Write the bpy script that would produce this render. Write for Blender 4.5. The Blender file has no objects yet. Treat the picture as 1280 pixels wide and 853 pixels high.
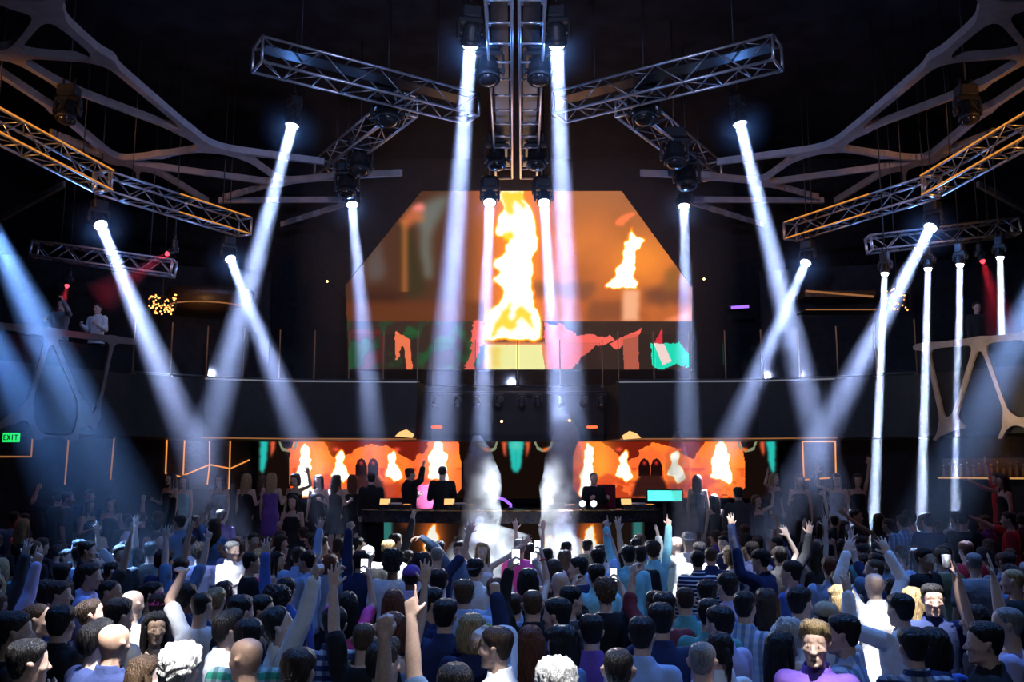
import bpy, bmesh, math, random
import numpy as np
from mathutils import Vector, Matrix, Quaternion

# ------------------------------------------------------------------ camera, world, lights, exposure
S = bpy.context.scene
COL = S.collection
PITCH, F, HC = math.radians(8.06), 1130.0, 2.75
cam_data = bpy.data.cameras.new('camera')
cam = bpy.data.objects.new('camera', cam_data)
COL.objects.link(cam)
S.camera = cam
cam.location = (0, 0, HC)
cam.rotation_euler = (math.pi / 2 + PITCH, 0, 0)
cam_data.sensor_width = 36
cam_data.lens = F / 1280 * 36
cam_data.clip_end = 200

S.view_settings.view_transform = 'Standard'
S.view_settings.look = 'None'
S.view_settings.gamma = 1
S.view_settings.use_curve_mapping = False
S.view_settings.exposure = 0.0
S.cycles.use_denoising = True
S.cycles.max_bounces = 5
S.cycles.diffuse_bounces = 2
S.cycles.glossy_bounces = 2
S.cycles.transmission_bounces = 3
S.cycles.volume_bounces = 0
S.cycles.transparent_max_bounces = 48
S.cycles.sample_clamp_indirect = 4.0
S.cycles.caustics_reflective = False
S.cycles.caustics_refractive = False

world = bpy.data.worlds.new('dark_club_air')
S.world = world
world.use_nodes = True
world.node_tree.nodes['Background'].inputs[0].default_value = (0.05, 0.09, 0.2, 1)
world.node_tree.nodes['Background'].inputs[1].default_value = 0.035


def aim(o, d):
    o.rotation_mode = 'QUATERNION'
    o.rotation_quaternion = (-Vector(d)).to_track_quat('Z', 'Y')


def area(name, loc, to, size, power, color, spread=math.pi, parent=None):
    l = bpy.data.lights.new(name, 'AREA')
    l.shape = 'DISK'
    l.size = size
    l.energy = power
    l.color = color
    l.spread = spread
    o = bpy.data.objects.new(name, l)
    COL.objects.link(o)
    if parent is None:
        o.location = loc
        aim(o, Vector(to) - Vector(loc))
    return o


# unseen blue fills added over the dance floor, the stage flood, small coloured side lamps
area('wash_blue_over_floor', (0, 13.5, 11.5), (0, 10.0, 0), 0.3, 400, (0.12, 0.34, 1.0), math.radians(88))
area('wash_blue_front', (-6, 9.5, 11.0), (-4.5, 7.5, 0), 0.3, 120, (0.07, 0.28, 1.0), math.radians(92))
area('wash_blue_side', (6.5, 9.5, 11.0), (4.5, 7.5, 0), 0.3, 220, (0.13, 0.34, 1.0), math.radians(92))
area('wash_white_behind_camera', (1.0, -1.5, 9.0), (0.3, 8.0, 1.2), 0.3, 20, (0.55, 0.70, 1.0), math.radians(60))  # dim white fill added behind the camera
area('truss_work_light', (0, 5.0, 6.8), (0, 18, 10.6), 0.3, 200, (0.50, 0.58, 1.0), math.radians(90))  # unseen fill added to bring out the trusses
area('stage_front_flood', (0.15, 16.9, 3.4), (0.12, 15.2, 1.2), 0.4, 300, (0.80, 0.88, 1.0), math.radians(100))
area('screen_spill', (.1, 26.0, 8.3), (0, 18, 8.0), 4.5, 110, (1.0, 0.50, 0.22))
area('bar_front_lamp', (9.0, 17.6, 4.0), (10.4, 18.6, 4.6), 0.3, 16, (1.0, 0.72, 0.45), math.radians(120))  # unseen warm fill added to turn the balcony web beige
area('red_side_lamp', (-11.5, 15.5, 5.6), (-10.0, 14.5, 1.5), 0.3, 22, (1.0, 0.10, 0.12))
area('red_side_lamp_bar', (11.2, 16.0, 5.6), (10.2, 15.3, 1.8), 0.3, 16, (1.0, 0.10, 0.12))
# unseen narrow white lights added to put hot spots on the crowd
for (x, y, p) in ((-2.35, 6.2, 20), (-2.6, 5.5, 14), (-1.9, 5.0, 16), (-3.2, 7.4, 14), (-0.2, 5.3, 14), (-4.0, 12.2, 16), (-1.6, 12.3, 16), (2.6, 12.9, 18), (3.3, 12.0, 16), (3.2, 8.0, 26), (1.75, 5.3, 24), (0.1, 5.0, 10)):
    area('crowd_pin_spot', (x * .75 + .5, y - 2.5, 11.2), (x, y, 1.5), 0.2, p, (0.92, 0.95, 1.0), math.radians(7))


# ------------------------------------------------------------------ helpers
CP, SP = math.cos(PITCH), math.sin(PITCH)


def ray(u, v):
    dx, dy = (u - 640) / F, (426.5 - v) / F
    return Vector((dx, CP - dy * SP, SP + dy * CP))


def at_y(u, v, Y):
    r = ray(u, v)
    k = Y / r.y
    return Vector((r.x * k, Y, HC + r.z * k))


def at_z(u, v, Z):
    r = ray(u, v)
    k = (Z - HC) / r.z
    return Vector((r.x * k, r.y * k, Z))


def at_plane(u, v, p0, n):
    r = ray(u, v)
    o = Vector((0, 0, HC))
    k = (Vector(p0) - o).dot(n) / r.dot(n)
    return o + r * k


def project(p):
    x, y, z = p[0], p[1], p[2] - HC
    d = y * CP + z * SP
    up = -y * SP + z * CP
    return 640 + F * x / d, 426.5 - F * up / d


def tag(o, label=None, cat=None, group=None, kind=None):
    if label: o['label'] = label
    if cat: o['category'] = cat
    if group: o['group'] = group
    if kind: o['kind'] = kind
    return o


def empty(name, loc=(0, 0, 0), rz=0.0):
    o = bpy.data.objects.new(name, None)
    o.empty_display_size = 0.2
    COL.objects.link(o)
    o.location = loc
    o.rotation_euler = (0, 0, rz)
    return o


class MB:
    """collects shapes and links them as one mesh object"""
    def __init__(self):
        self.v, self.f, self.s = [], [], []

    def add(self, vs, fs, smooth=False):
        b = len(self.v)
        self.v.extend(tuple(p) for p in vs)
        self.f.extend(tuple(b + i for i in f) for f in fs)
        self.s.extend([smooth] * len(fs))
        return self

    def box(self, lo, hi, M=None):
        x0, y0, z0 = lo
        x1, y1, z1 = hi
        vs = [Vector(p) for p in ((x0, y0, z0), (x1, y0, z0), (x1, y1, z0), (x0, y1, z0), (x0, y0, z1), (x1, y0, z1), (x1, y1, z1), (x0, y1, z1))]
        if M is not None: vs = [M @ p for p in vs]
        return self.add(vs, [(0, 3, 2, 1), (4, 5, 6, 7), (0, 1, 5, 4), (1, 2, 6, 5), (2, 3, 7, 6), (3, 0, 4, 7)])

    def cbox(self, lo, hi, b, M=None):
        """a box with chamfered vertical edges and a chamfered top and bottom"""
        x0, y0, z0 = lo
        x1, y1, z1 = hi
        def ring(i, z):
            return [(x0 + b + i, y0 + i, z), (x1 - b - i, y0 + i, z), (x1 - i, y0 + b + i, z), (x1 - i, y1 - b - i, z), (x1 - b - i, y1 - i, z), (x0 + b + i, y1 - i, z), (x0 + i, y1 - b - i, z), (x0 + i, y0 + b + i, z)]
        rs = [ring(b * .6, z0), ring(0, z0 + b * .6), ring(0, z1 - b * .6), ring(b * .6, z1)]
        return self.loft(rs, M=M, smooth=False)

    def loft(self, rings, M=None, smooth=True, caps=True, closed=True):
        n = len(rings[0])
        vs = [Vector(p) for r in rings for p in r]
        if M is not None: vs = [M @ p for p in vs]
        fs = []
        for i in range(len(rings) - 1):
            for j in range(n if closed else n - 1):
                k = (j + 1) % n
                fs.append((i * n + j, i * n + k, (i + 1) * n + k, (i + 1) * n + j))
        if caps:
            fs.append(tuple(reversed(range(n))))
            fs.append(tuple((len(rings) - 1) * n + j for j in range(n)))
        return self.add(vs, fs, smooth)

    def tube(self, p, q, r, r2=None, seg=8, M=None):
        p, q = Vector(p), Vector(q)
        if r2 is None: r2 = r
        d = (q - p)
        if d.length < 1e-6: return self
        d.normalize()
        a = d.orthogonal().normalized()
        b = d.cross(a)
        ring = lambda c, rr: [c + (a * math.cos(t) + b * math.sin(t)) * rr for t in (2 * math.pi * i / seg for i in range(seg))]
        return self.loft([ring(p, r), ring(q, r2)], M=M)

    def path(self, pts, r, seg=8, M=None):
        pts = [Vector(p) for p in pts]
        rings = []
        a = None
        for i, p in enumerate(pts):
            d = (pts[min(i + 1, len(pts) - 1)] - pts[max(i - 1, 0)]).normalized()
            if a is None: a = d.orthogonal().normalized()
            a = (a - d * a.dot(d)).normalized()
            b = d.cross(a)
            rings.append([p + (a * math.cos(t) + b * math.sin(t)) * r for t in (2 * math.pi * k / seg for k in range(seg))])
        return self.loft(rings, M=M)

    def lathe(self, prof, seg=16, M=None, caps=True):
        return self.loft([[(r * math.cos(t), r * math.sin(t), z) for t in (2 * math.pi * k / seg for k in range(seg))] for r, z in prof], M=M, caps=caps)

    def ball(self, c, r, seg=10, M=None, sc=(1, 1, 1)):
        n = max(4, seg // 2 + 1)
        rings = []
        for i in range(1, n):
            th = math.pi * i / n
            rings.append([(c[0] + sc[0] * r * math.sin(th) * math.cos(t), c[1] + sc[1] * r * math.sin(th) * math.sin(t), c[2] - sc[2] * r * math.cos(th)) for t in (2 * math.pi * k / seg for k in range(seg))])
        return self.loft(rings, M=M)

    def prism(self, poly, z0, z1, M=None):
        """poly in x, y; raised from z0 to z1"""
        return self.loft([[(x, y, z0) for x, y in poly], [(x, y, z1) for x, y in poly]], M=M, smooth=False)

    def mesh(self, name, m=None, off=None):
        me = bpy.data.meshes.new(name)
        vs = self.v if off is None else [(p[0] - off[0], p[1] - off[1], p[2] - off[2]) for p in self.v]
        me.from_pydata(vs, [], self.f)
        me.polygons.foreach_set('use_smooth', self.s)
        if m is not None: me.materials.append(m)
        me.update()
        return me

    def build(self, name, m, parent=None, label=None):
        """world-space shapes; a parent that only has a location is subtracted"""
        off = parent.location if parent is not None else None
        if parent is not None and parent.parent is not None:
            off = Vector(parent.location) + Vector(parent.parent.location)
        o = bpy.data.objects.new(name, self.mesh(name, m, off))
        COL.objects.link(o)
        if parent is not None: o.parent = parent
        if label: o['label'] = label
        return o


def link(name, me, parent=None, loc=None):
    o = bpy.data.objects.new(name, me)
    COL.objects.link(o)
    if parent is not None: o.parent = parent
    if loc is not None: o.location = loc
    return o


def copy_tree(o, parent=None):
    c = o.copy()
    COL.objects.link(c)
    c.parent = parent
    for ch in list(o.children):
        copy_tree(ch, c)
    return c


# ------------------------------------------------------------------ materials
def new_mat(name):
    m = bpy.data.materials.new(name)
    m.use_nodes = True
    nt = m.node_tree
    nt.nodes.clear()
    out = nt.nodes.new('ShaderNodeOutputMaterial')
    return m, nt, out


def mat(name, color, rough=0.6, metal=0.0, scale=20.0, vary=0.15, bump=0.0, spec=0.5):
    """a solid surface with a little noise in its colour"""
    m, nt, out = new_mat(name)
    p = nt.nodes.new('ShaderNodeBsdfPrincipled')
    tc = nt.nodes.new('ShaderNodeTexCoord')
    nz = nt.nodes.new('ShaderNodeTexNoise')
    nz.inputs['Scale'].default_value = scale
    nz.inputs['Detail'].default_value = 3
    nt.links.new(tc.outputs['Object'], nz.inputs['Vector'])
    ramp = nt.nodes.new('ShaderNodeValToRGB')
    lo = [c * (1 - vary) for c in color]
    hi = [min(1, c * (1 + vary)) for c in color]
    ramp.color_ramp.elements[0].color = (*lo, 1)
    ramp.color_ramp.elements[1].color = (*hi, 1)
    ramp.color_ramp.elements[0].position = .3
    ramp.color_ramp.elements[1].position = .7
    nt.links.new(nz.outputs['Fac'], ramp.inputs['Fac'])
    nt.links.new(ramp.outputs['Color'], p.inputs['Base Color'])
    p.inputs['Roughness'].default_value = rough
    p.inputs['Metallic'].default_value = metal
    p.inputs['Specular IOR Level'].default_value = spec
    if bump:
        b = nt.nodes.new('ShaderNodeBump')
        b.inputs['Strength'].default_value = bump
        b.inputs['Distance'].default_value = .02
        nt.links.new(nz.outputs['Fac'], b.inputs['Height'])
        nt.links.new(b.outputs['Normal'], p.inputs['Normal'])
    nt.links.new(p.outputs['BSDF'], out.inputs['Surface'])
    return m


def glow(name, color, strength):
    m, nt, out = new_mat(name)
    e = nt.nodes.new('ShaderNodeEmission')
    e.inputs['Color'].default_value = (*color, 1)
    e.inputs['Strength'].default_value = strength
    nt.links.new(e.outputs[0], out.inputs['Surface'])
    return m


def led(name, strength, attr='screen'):
    """a lit LED wall: its picture is stored per pixel of the wall"""
    m, nt, out = new_mat(name)
    a = nt.nodes.new('ShaderNodeAttribute')
    a.attribute_name = attr
    e = nt.nodes.new('ShaderNodeEmission')
    e.inputs['Strength'].default_value = strength
    nt.links.new(a.outputs['Color'], e.inputs['Color'])
    nt.links.new(e.outputs[0], out.inputs['Surface'])
    return m


def volume(name, color, density, aniso=0.0, noise=None, step=None, layer=None, ball=None):
    m, nt, out = new_mat(name)
    vs = nt.nodes.new('ShaderNodeVolumeScatter')
    vs.inputs['Color'].default_value = (*color, 1)
    vs.inputs['Density'].default_value = density
    vs.inputs['Anisotropy'].default_value = aniso
    nt.links.new(vs.outputs[0], out.inputs['Volume'])
    cur = None
    if ball:
        tc = nt.nodes.new('ShaderNodeTexCoord')
        ln = nt.nodes.new('ShaderNodeVectorMath')
        ln.operation = 'LENGTH'
        nt.links.new(tc.outputs['Object'], ln.inputs[0])
        mb_ = nt.nodes.new('ShaderNodeMapRange')
        mb_.interpolation_type = 'SMOOTHSTEP'
        mb_.inputs['From Min'].default_value, mb_.inputs['From Max'].default_value = 0.0, ball
        mb_.inputs['To Min'].default_value, mb_.inputs['To Max'].default_value = density, 0.0
        nt.links.new(ln.outputs['Value'], mb_.inputs['Value'])
        cur = mb_.outputs[0]
    if layer:
        g = nt.nodes.new('ShaderNodeNewGeometry')
        sx = nt.nodes.new('ShaderNodeSeparateXYZ')
        mr = nt.nodes.new('ShaderNodeMapRange')
        mr.interpolation_type = 'SMOOTHSTEP'
        mr.inputs['From Min'].default_value = layer[0]
        mr.inputs['From Max'].default_value = layer[1]
        mr.inputs['To Min'].default_value = density * layer[2]
        mr.inputs['To Max'].default_value = density
        nt.links.new(g.outputs['Position'], sx.inputs[0])
        nt.links.new(sx.outputs['Z'], mr.inputs['Value'])
        cur = mr.outputs[0]
    if noise:
        g2 = nt.nodes.new('ShaderNodeNewGeometry')
        nz = nt.nodes.new('ShaderNodeTexNoise')
        nz.inputs['Scale'].default_value = noise[0]
        nz.inputs['Detail'].default_value = 4
        mr2 = nt.nodes.new('ShaderNodeMapRange')
        mr2.inputs['From Min'].default_value = noise[1]
        mr2.inputs['From Max'].default_value = noise[2]
        mr2.inputs['To Min'].default_value = noise[3]
        mr2.inputs['To Max'].default_value = 1.0 if cur is not None else density
        nt.links.new(g2.outputs['Position'], nz.inputs['Vector'])
        nt.links.new(nz.outputs['Fac'], mr2.inputs['Value'])
        if cur is not None:
            mu = nt.nodes.new('ShaderNodeMath')
            mu.operation = 'MULTIPLY'
            nt.links.new(cur, mu.inputs[0])
            nt.links.new(mr2.outputs[0], mu.inputs[1])
            cur = mu.outputs[0]
        else:
            cur = mr2.outputs[0]
    if cur is not None:
        nt.links.new(cur, vs.inputs['Density'])
    if step:
        m.cycles.volume_step_rate = step
    return m


def glass_mat(name, tint, gloss):
    m, nt, out = new_mat(name)
    t = nt.nodes.new('ShaderNodeBsdfTransparent')
    t.inputs['Color'].default_value = (*tint, 1)
    g = nt.nodes.new('ShaderNodeBsdfGlossy')
    g.inputs['Roughness'].default_value = 0.03
    lw = nt.nodes.new('ShaderNodeFresnel')
    lw.inputs['IOR'].default_value = 1.45
    mx = nt.nodes.new('ShaderNodeMixShader')
    mu = nt.nodes.new('ShaderNodeMath')
    mu.operation = 'MULTIPLY'
    mu.inputs[1].default_value = gloss
    nt.links.new(lw.outputs[0], mu.inputs[0])
    nt.links.new(mu.outputs[0], mx.inputs[0])
    nt.links.new(t.outputs[0], mx.inputs[1])
    nt.links.new(g.outputs[0], mx.inputs[2])
    nt.links.new(mx.outputs[0], out.inputs['Surface'])
    return m


M = {}
M['floor'] = mat('dance_floor_black', (0.03, 0.03, 0.035), 0.45, scale=3)
M['black'] = mat('matte_black_paint', (0.010, 0.011, 0.014), 0.85, scale=4, spec=0.1)
M['wall'] = mat('dark_panel_wall', (0.016, 0.016, 0.020), 0.7, scale=6, vary=.3, spec=.2)
M['fascia'] = mat('charcoal_fascia', (0.015, 0.0135, 0.013), 0.6, scale=8, vary=.2, spec=.3)
M['ceil'] = mat('ceiling_black', (0.012, 0.013, 0.018), 0.9, scale=1.5, vary=.5, spec=.1)
M['lattice'] = mat('lattice_plaster', (0.30, 0.26, 0.26), 0.7, scale=5)
M['web_dim'] = mat('balcony_web_plaster_dark', (0.11, 0.09, 0.085), 0.6, scale=5)  # same plaster as the lit front; its dimmer lighting is put into the colour
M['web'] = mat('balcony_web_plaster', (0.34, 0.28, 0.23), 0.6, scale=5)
M['truss'] = mat('aluminium_truss', (0.62, 0.62, 0.66), 0.35, metal=0.85, scale=30)
M['lacing'] = mat('lacing_aluminium', (0.30, 0.30, 0.33), 0.4, metal=0.8, scale=30)
M['housing'] = mat('lamp_housing_black', (0.012, 0.012, 0.014), 0.5, scale=30)
M['dark_metal'] = mat('dark_steel', (0.05, 0.05, 0.055), 0.4, metal=.7, scale=30)
M['gloss_black'] = mat('gloss_black_lacquer', (0.014, 0.013, 0.015), 0.22, scale=10)
M['wood'] = mat('dark_veneer', (0.05, 0.028, 0.018), 0.45, scale=12, vary=.4)
M['brass'] = mat('brushed_brass', (0.55, 0.33, 0.13), 0.4, metal=.8, scale=40)
M['glass'] = glass_mat('balustrade_glass', (0.93, 0.95, 0.97), 0.7)
M['bottle'] = mat('amber_bottle_glass', (0.16, 0.08, 0.03), 0.15, scale=30)
M['lens'] = glow('lit_lens', (0.86, 0.93, 1.0), 14)
M['lens_red'] = glow('lit_red_lens', (1.0, 0.04, 0.06), 4)
M['amber_led'] = glow('amber_led_strip', (1.0, 0.36, 0.08), 0.9)
M['amber_dim'] = glow('dim_amber_led_strip', (1.0, 0.40, 0.14), 0.30)  # serves LED lines and the imitated reflection under the balcony
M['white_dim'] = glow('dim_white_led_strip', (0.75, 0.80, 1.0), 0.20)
M['exit'] = glow('exit_green', (0.02, 0.85, 0.16), 1.0)
M['teal_led'] = glow('teal_display', (0.10, 0.85, 0.75), 1.6)
M['phone'] = glow('phone_display', (0.85, 0.92, 1.0), 2.2)
M['violet'] = glow('violet_tube', (0.25, 0.10, 1.0), 2.0)
M['bead'] = glow('warm_bead_light', (1.0, 0.42, 0.10), 3.0)
M['lamp_dot'] = glow('warm_pin_light', (1.0, 0.62, 0.25), 5.0)
M['amber_panel'] = glow('amber_panel_light', (1.0, 0.55, 0.2), 1.2)
M['red_panel'] = glow('red_disc_light', (1.0, 0.16, 0.05), 1.4)
M['bar_glow'] = glow('bar_shelf_light', (1.0, 0.50, 0.16), 0.5)
M['beam'] = volume('lit_haze', (0.80, 0.86, 1.0), 0.055, layer=(1.9, 6.6, .11), step=.5)
M['beam_thin'] = volume('lit_haze_thin', (0.80, 0.86, 1.0), 0.034, layer=(1.6, 7.0, .10), step=.5)
M['beam_even'] = volume('lit_haze_even', (0.80, 0.86, 1.0), 0.045)
M['halo'] = volume('lens_haze', (0.7, 0.85, 1.0), 0.07, step=.3, ball=.8)
M['air'] = volume('stage_air_haze', (1.0, 0.92, 0.85), 0.013)
M['amber_strip'] = glow('amber_truss_strip', (1.0, 0.36, 0.05), 0.75)  # amber light on the truss chords, put in as emission
M['post'] = mat('bronze_post', (0.20, 0.14, 0.09), 0.45, metal=.5, scale=40)

# ------------------------------------------------------------------ the room
def struct(name, mb, m, parent=None):
    o = mb.build(name, m, parent)
    o['kind'] = 'structure'
    return o

RX, RY0, RY1, RZ = 15.0, -4.0, 29.0, 13.0
struct('floor', MB().box((-RX, RY0, -0.2), (RX, RY1, 0)), M['floor'])
struct('ceiling', MB().box((-RX, RY0, RZ), (RX, RY1, RZ + .3)), M['ceil'])
struct('wall_back', MB().box((-RX, RY1, 0), (RX, RY1 + .3, RZ)), M['wall'])
struct('wall_front', MB().box((-RX, RY0 - .3, 0), (RX, RY0, RZ)), M['wall'])
struct('wall_left', MB().box((-RX - .3, RY0, 0), (-RX, RY1, RZ)), M['wall'])
struct('wall_right', MB().box((RX, RY0, 0), (RX + .3, RY1, RZ)), M['wall'])

# stage deck behind the booth and two raised side decks
struct('floor_stage', MB().box((-6.6, 18.35, 0), (6.8, 24.9, 0.95)).box((-6.6, 16.6, 0), (-3.4, 18.35, 0.55)).box((3.4, 16.6, 0), (6.8, 18.35, 0.55)), M['black'])
struct('floor_deck_left', MB().prism([(-12.8, 16.6), (-6.7, 16.6), (-6.7, 24.4), (-9.4, 22.0), (-12.9, 17.6)], 0, 0.55), M['black'])
struct('floor_deck_right', MB().prism([(6.9, 16.6), (12.9, 16.6), (12.9, 17.6), (9.6, 22.0), (6.9, 24.4)], 0, 0.55), M['black'])

ZB, ZT = 3.48, 4.88           # balcony underside and top of its centre fascia
LFACE = [(-14.9, 9.2), (-9.9, 18.1), (-8.62, 20.35)]
LMID = [(-8.62, 20.35), (-7.3, 21.45), (-5.7, 22.05), (-2.35, 22.3)]
RFACE = [(14.95, 10.2), (10.8, 18.2), (9.25, 20.45)]
RMID = [(9.25, 20.45), (7.7, 21.5), (6.0, 22.05), (2.65, 22.3)]
slab = LFACE + LMID[1:] + [(-2.1, 23.7), (2.4, 23.7)] + RMID[::-1] + RFACE[::-1][1:] + [(14.95, 28.9), (-14.9, 28.9)]
def fan_prism(poly, z0, z1):
    bm = bmesh.new()
    vs = [bm.verts.new((x, y, z0)) for x, y in poly]
    f = bm.faces.new(vs)
    ex = bmesh.ops.extrude_face_region(bm, geom=[f])
    for g in ex['geom']:
        if isinstance(g, bmesh.types.BMVert): g.co.z = z1
    bmesh.ops.triangulate(bm, faces=[q for q in bm.faces if len(q.verts) > 4])
    bmesh.ops.recalc_face_normals(bm, faces=bm.faces)
    me = bpy.data.meshes.new('slab')
    bm.to_mesh(me)
    bm.free()
    mb = MB()
    mb.add([v.co.copy() for v in me.vertices], [tuple(p.vertices) for p in me.polygons])
    return mb
struct('floor_balcony', fan_prism(slab, ZB, ZT), M['fascia'])
# lower partition walls below the balcony
LWALL = [(-14.9, 15.2), (-9.6, 22.1), (-6.9, 24.95)]
RWALL = [(14.9, 15.4), (9.8, 22.1), (7.1, 24.95)]
def wall_strip(pts, z0, z1, t=.15):
    mb = MB()
    for (x0, y0), (x1, y1) in zip(pts, pts[1:]):
        d = Vector((x1 - x0, y1 - y0, 0)).normalized()
        n = Vector((-d.y, d.x, 0))
        if n.y < 0: n = -n
        a, b = Vector((x0, y0, 0)), Vector((x1, y1, 0))
        mb.prism([(p.x, p.y) for p in (a, b, b + n * t, a + n * t)], z0, z1)
    return mb
struct('wall_left_lower', wall_strip(LWALL, 0, ZB), M['wall'])
struct('wall_right_lower', wall_strip(RWALL, 0, ZB), M['wall'])
struct('wall_back_lower', MB().box((-6.9, 24.95, 0), (7.1, 25.1, ZB)), M['wall'])

def seg_frame(a, b):
    a, b = Vector((a[0], a[1], 0)), Vector((b[0], b[1], 0))
    d = (b - a).normalized()
    n = Vector((d.y, -d.x, 0))
    if n.y > 0: n = -n
    return a, d, n, (b - a).length


# ------------------------------------------------------------------ organic cut-out panels (ceiling lattice, balcony fronts)
def implicit_sheet(segs, x0, x1, y0, y1, h, fillet):
    """2-D strips (ax,ay,bx,by,half width a,half width b) blended with rounded joints; returns grid faces and smooth outline points"""
    nx, ny = int((x1 - x0) / h) + 1, int((y1 - y0) / h) + 1
    X, Y = np.meshgrid(x0 + h * np.arange(nx), y0 + h * np.arange(ny), indexing='ij')
    def field(X, Y):
        acc = np.zeros_like(X)
        for ax, ay, bx, by, wa, wb in segs:
            dx, dy = bx - ax, by - ay
            t = np.clip(((X - ax) * dx + (Y - ay) * dy) / (dx * dx + dy * dy + 1e-9), 0, 1)
            d = np.hypot(X - ax - t * dx, Y - ay - t * dy) - (wa + (wb - wa) * t)
            acc += np.exp(-np.clip(d, -1, 3) / fillet)
        return -fillet * np.log(acc + 1e-30)
    f = field(X, Y)
    cell = (f[:-1, :-1] + f[1:, :-1] + f[:-1, 1:] + f[1:, 1:]) / 4 < 0
    use = np.zeros((nx, ny), int)
    for a in (0, 1):
        for b in (0, 1):
            use[a:nx - 1 + a, b:ny - 1 + b] += cell
    edge = (use > 0) & (use < 4)
    PX, PY = X.copy(), Y.copy()
    e = 1e-3
    for _ in range(3):
        fx, fy = PX[edge], PY[edge]
        v = field(fx, fy)
        gx = (field(fx + e, fy) - v) / e
        gy = (field(fx, fy + e) - v) / e
        g2 = np.maximum(gx * gx + gy * gy, .15)
        PX[edge] -= np.clip(v * gx / g2, -h, h)
        PY[edge] -= np.clip(v * gy / g2, -h, h)
    idx = -np.ones((nx, ny), int)
    ids = np.argwhere(use > 0)
    idx[ids[:, 0], ids[:, 1]] = np.arange(len(ids))
    P = np.stack([PX[ids[:, 0], ids[:, 1]], PY[ids[:, 0], ids[:, 1]]], 1)
    c = np.argwhere(cell)
    q = np.stack([idx[c[:, 0], c[:, 1]], idx[c[:, 0] + 1, c[:, 1]], idx[c[:, 0] + 1, c[:, 1] + 1], idx[c[:, 0], c[:, 1] + 1]], 1)
    from collections import Counter
    ec = {}
    for face in q.tolist():
        for i in range(4):
            a, b = face[i], face[(i + 1) % 4]
            if (b, a) in ec: del ec[(b, a)]
            else: ec[(a, b)] = 1
    return P, q.tolist(), list(ec)


def sheet_mesh(P, quads, rim, place, thick):
    """place(x, y, t) puts a sheet point at depth t"""
    n = len(P)
    mb = MB()
    vs = [place(x, y, 0) for x, y in P] + [place(x, y, thick) for x, y in P]
    fs = [tuple(reversed(f)) for f in quads] + [tuple(n + i for i in f) for f in quads] + [(a, b, n + b, n + a) for a, b in rim]
    mb.add(vs, fs)
    return mb


ZL = 9.8
def lattice(side):
    m = (lambda u: u) if side < 0 else (lambda u: 1303 - u)
    G = [  # pixel nodes of the strips seen from the floor, put on the lattice plane
        (-60, -14, 20, 8, .12, .12), (20, 8, 58, 14, .12, .17), (58, 14, 90, -20, .17, .15), (58, 14, 130, 76, .17, .13), (130, 76, 262, 187, .13, .10),
        (58, 14, 12, 70, .12, .10), (12, 70, 125, 78, .09, .08), (12, 72, 80, 112, .10, .08), (80, 112, 225, 166, .08, .07), (225, 166, 262, 187, .07, .08),
        (-30, 74, 12, 70, .1, .1), (-20, 82, 70, 141, .10, .08), (70, 141, 144, 203, .09, .13), (144, 203, 200, 197, .08, .06), (200, 197, 262, 187, .06, .08),
        (144, 203, 195, 216, .10, .08), (195, 216, 258, 254, .08, .08), (262, 187, 405, 206, .10, .08), (262, 187, 310, 200, .09, .08), (310, 200, 352, 230, .07, .07),
        (352, 230, 420, 224, .10, .12), (170, 208, 345, 232, .07, .07), (280, 250, 352, 230, .06, .06), (275, 254, 440, 253, .07, .06), (350, 284, 440, 256, .06, .06),
        (420, 224, 500, 220, .12, .10), (172, 210, 172, 232, .06, .06), (85, 181, 144, 203, .06, .08), (100, 186, 60, 168, .05, .05),
        (-30, 294, 80, 234, .10, .09),
    ]
    segs = []
    for a, b, c, d, wa, wb in G:
        p, q = at_z(m(a), b, ZL), at_z(m(c), d, ZL)
        segs.append((p.x, p.y, q.x, q.y, wa * .58, wb * .58))
    xs = [s[0] for s in segs] + [s[2] for s in segs]
    ys = [s[1] for s in segs] + [s[3] for s in segs]
    P, q, rim = implicit_sheet(segs, max(min(xs) - .4, -14.6), min(max(xs) + .4, 14.6), min(ys) - .4, min(max(ys) + .4, 28.5), .06, .11)
    mb = sheet_mesh(P, q, rim, lambda x, y, t: (x, y, ZL + t), .15)
    o = mb.build('ceiling_lattice', M['lattice'])
    side_word = 'over the side with the green EXIT sign' if side < 0 else 'over the side with the bar'
    tag(o, 'pale branching bone-like ceiling lattice ' + side_word, 'ceiling lattice', kind='structure')
lattice(-1)
lattice(1)


def balcony_web(face, nodes, lab, m):
    """cut-out front of a side balcony; nodes in metres along the face and up from the balcony underside"""
    a, d, n, L = seg_frame(*face)
    P, q, rim = implicit_sheet(nodes, -6.5, L + .5, -.1, 2.4, .05, .07)
    mb = sheet_mesh(P, q, rim, lambda x, y, t: a + d * x + n * (.10 + t) + Vector((0, 0, ZB + y)), .07)
    o = mb.build('balcony_front', m)
    tag(o, lab, 'balcony front', kind='structure')

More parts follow.
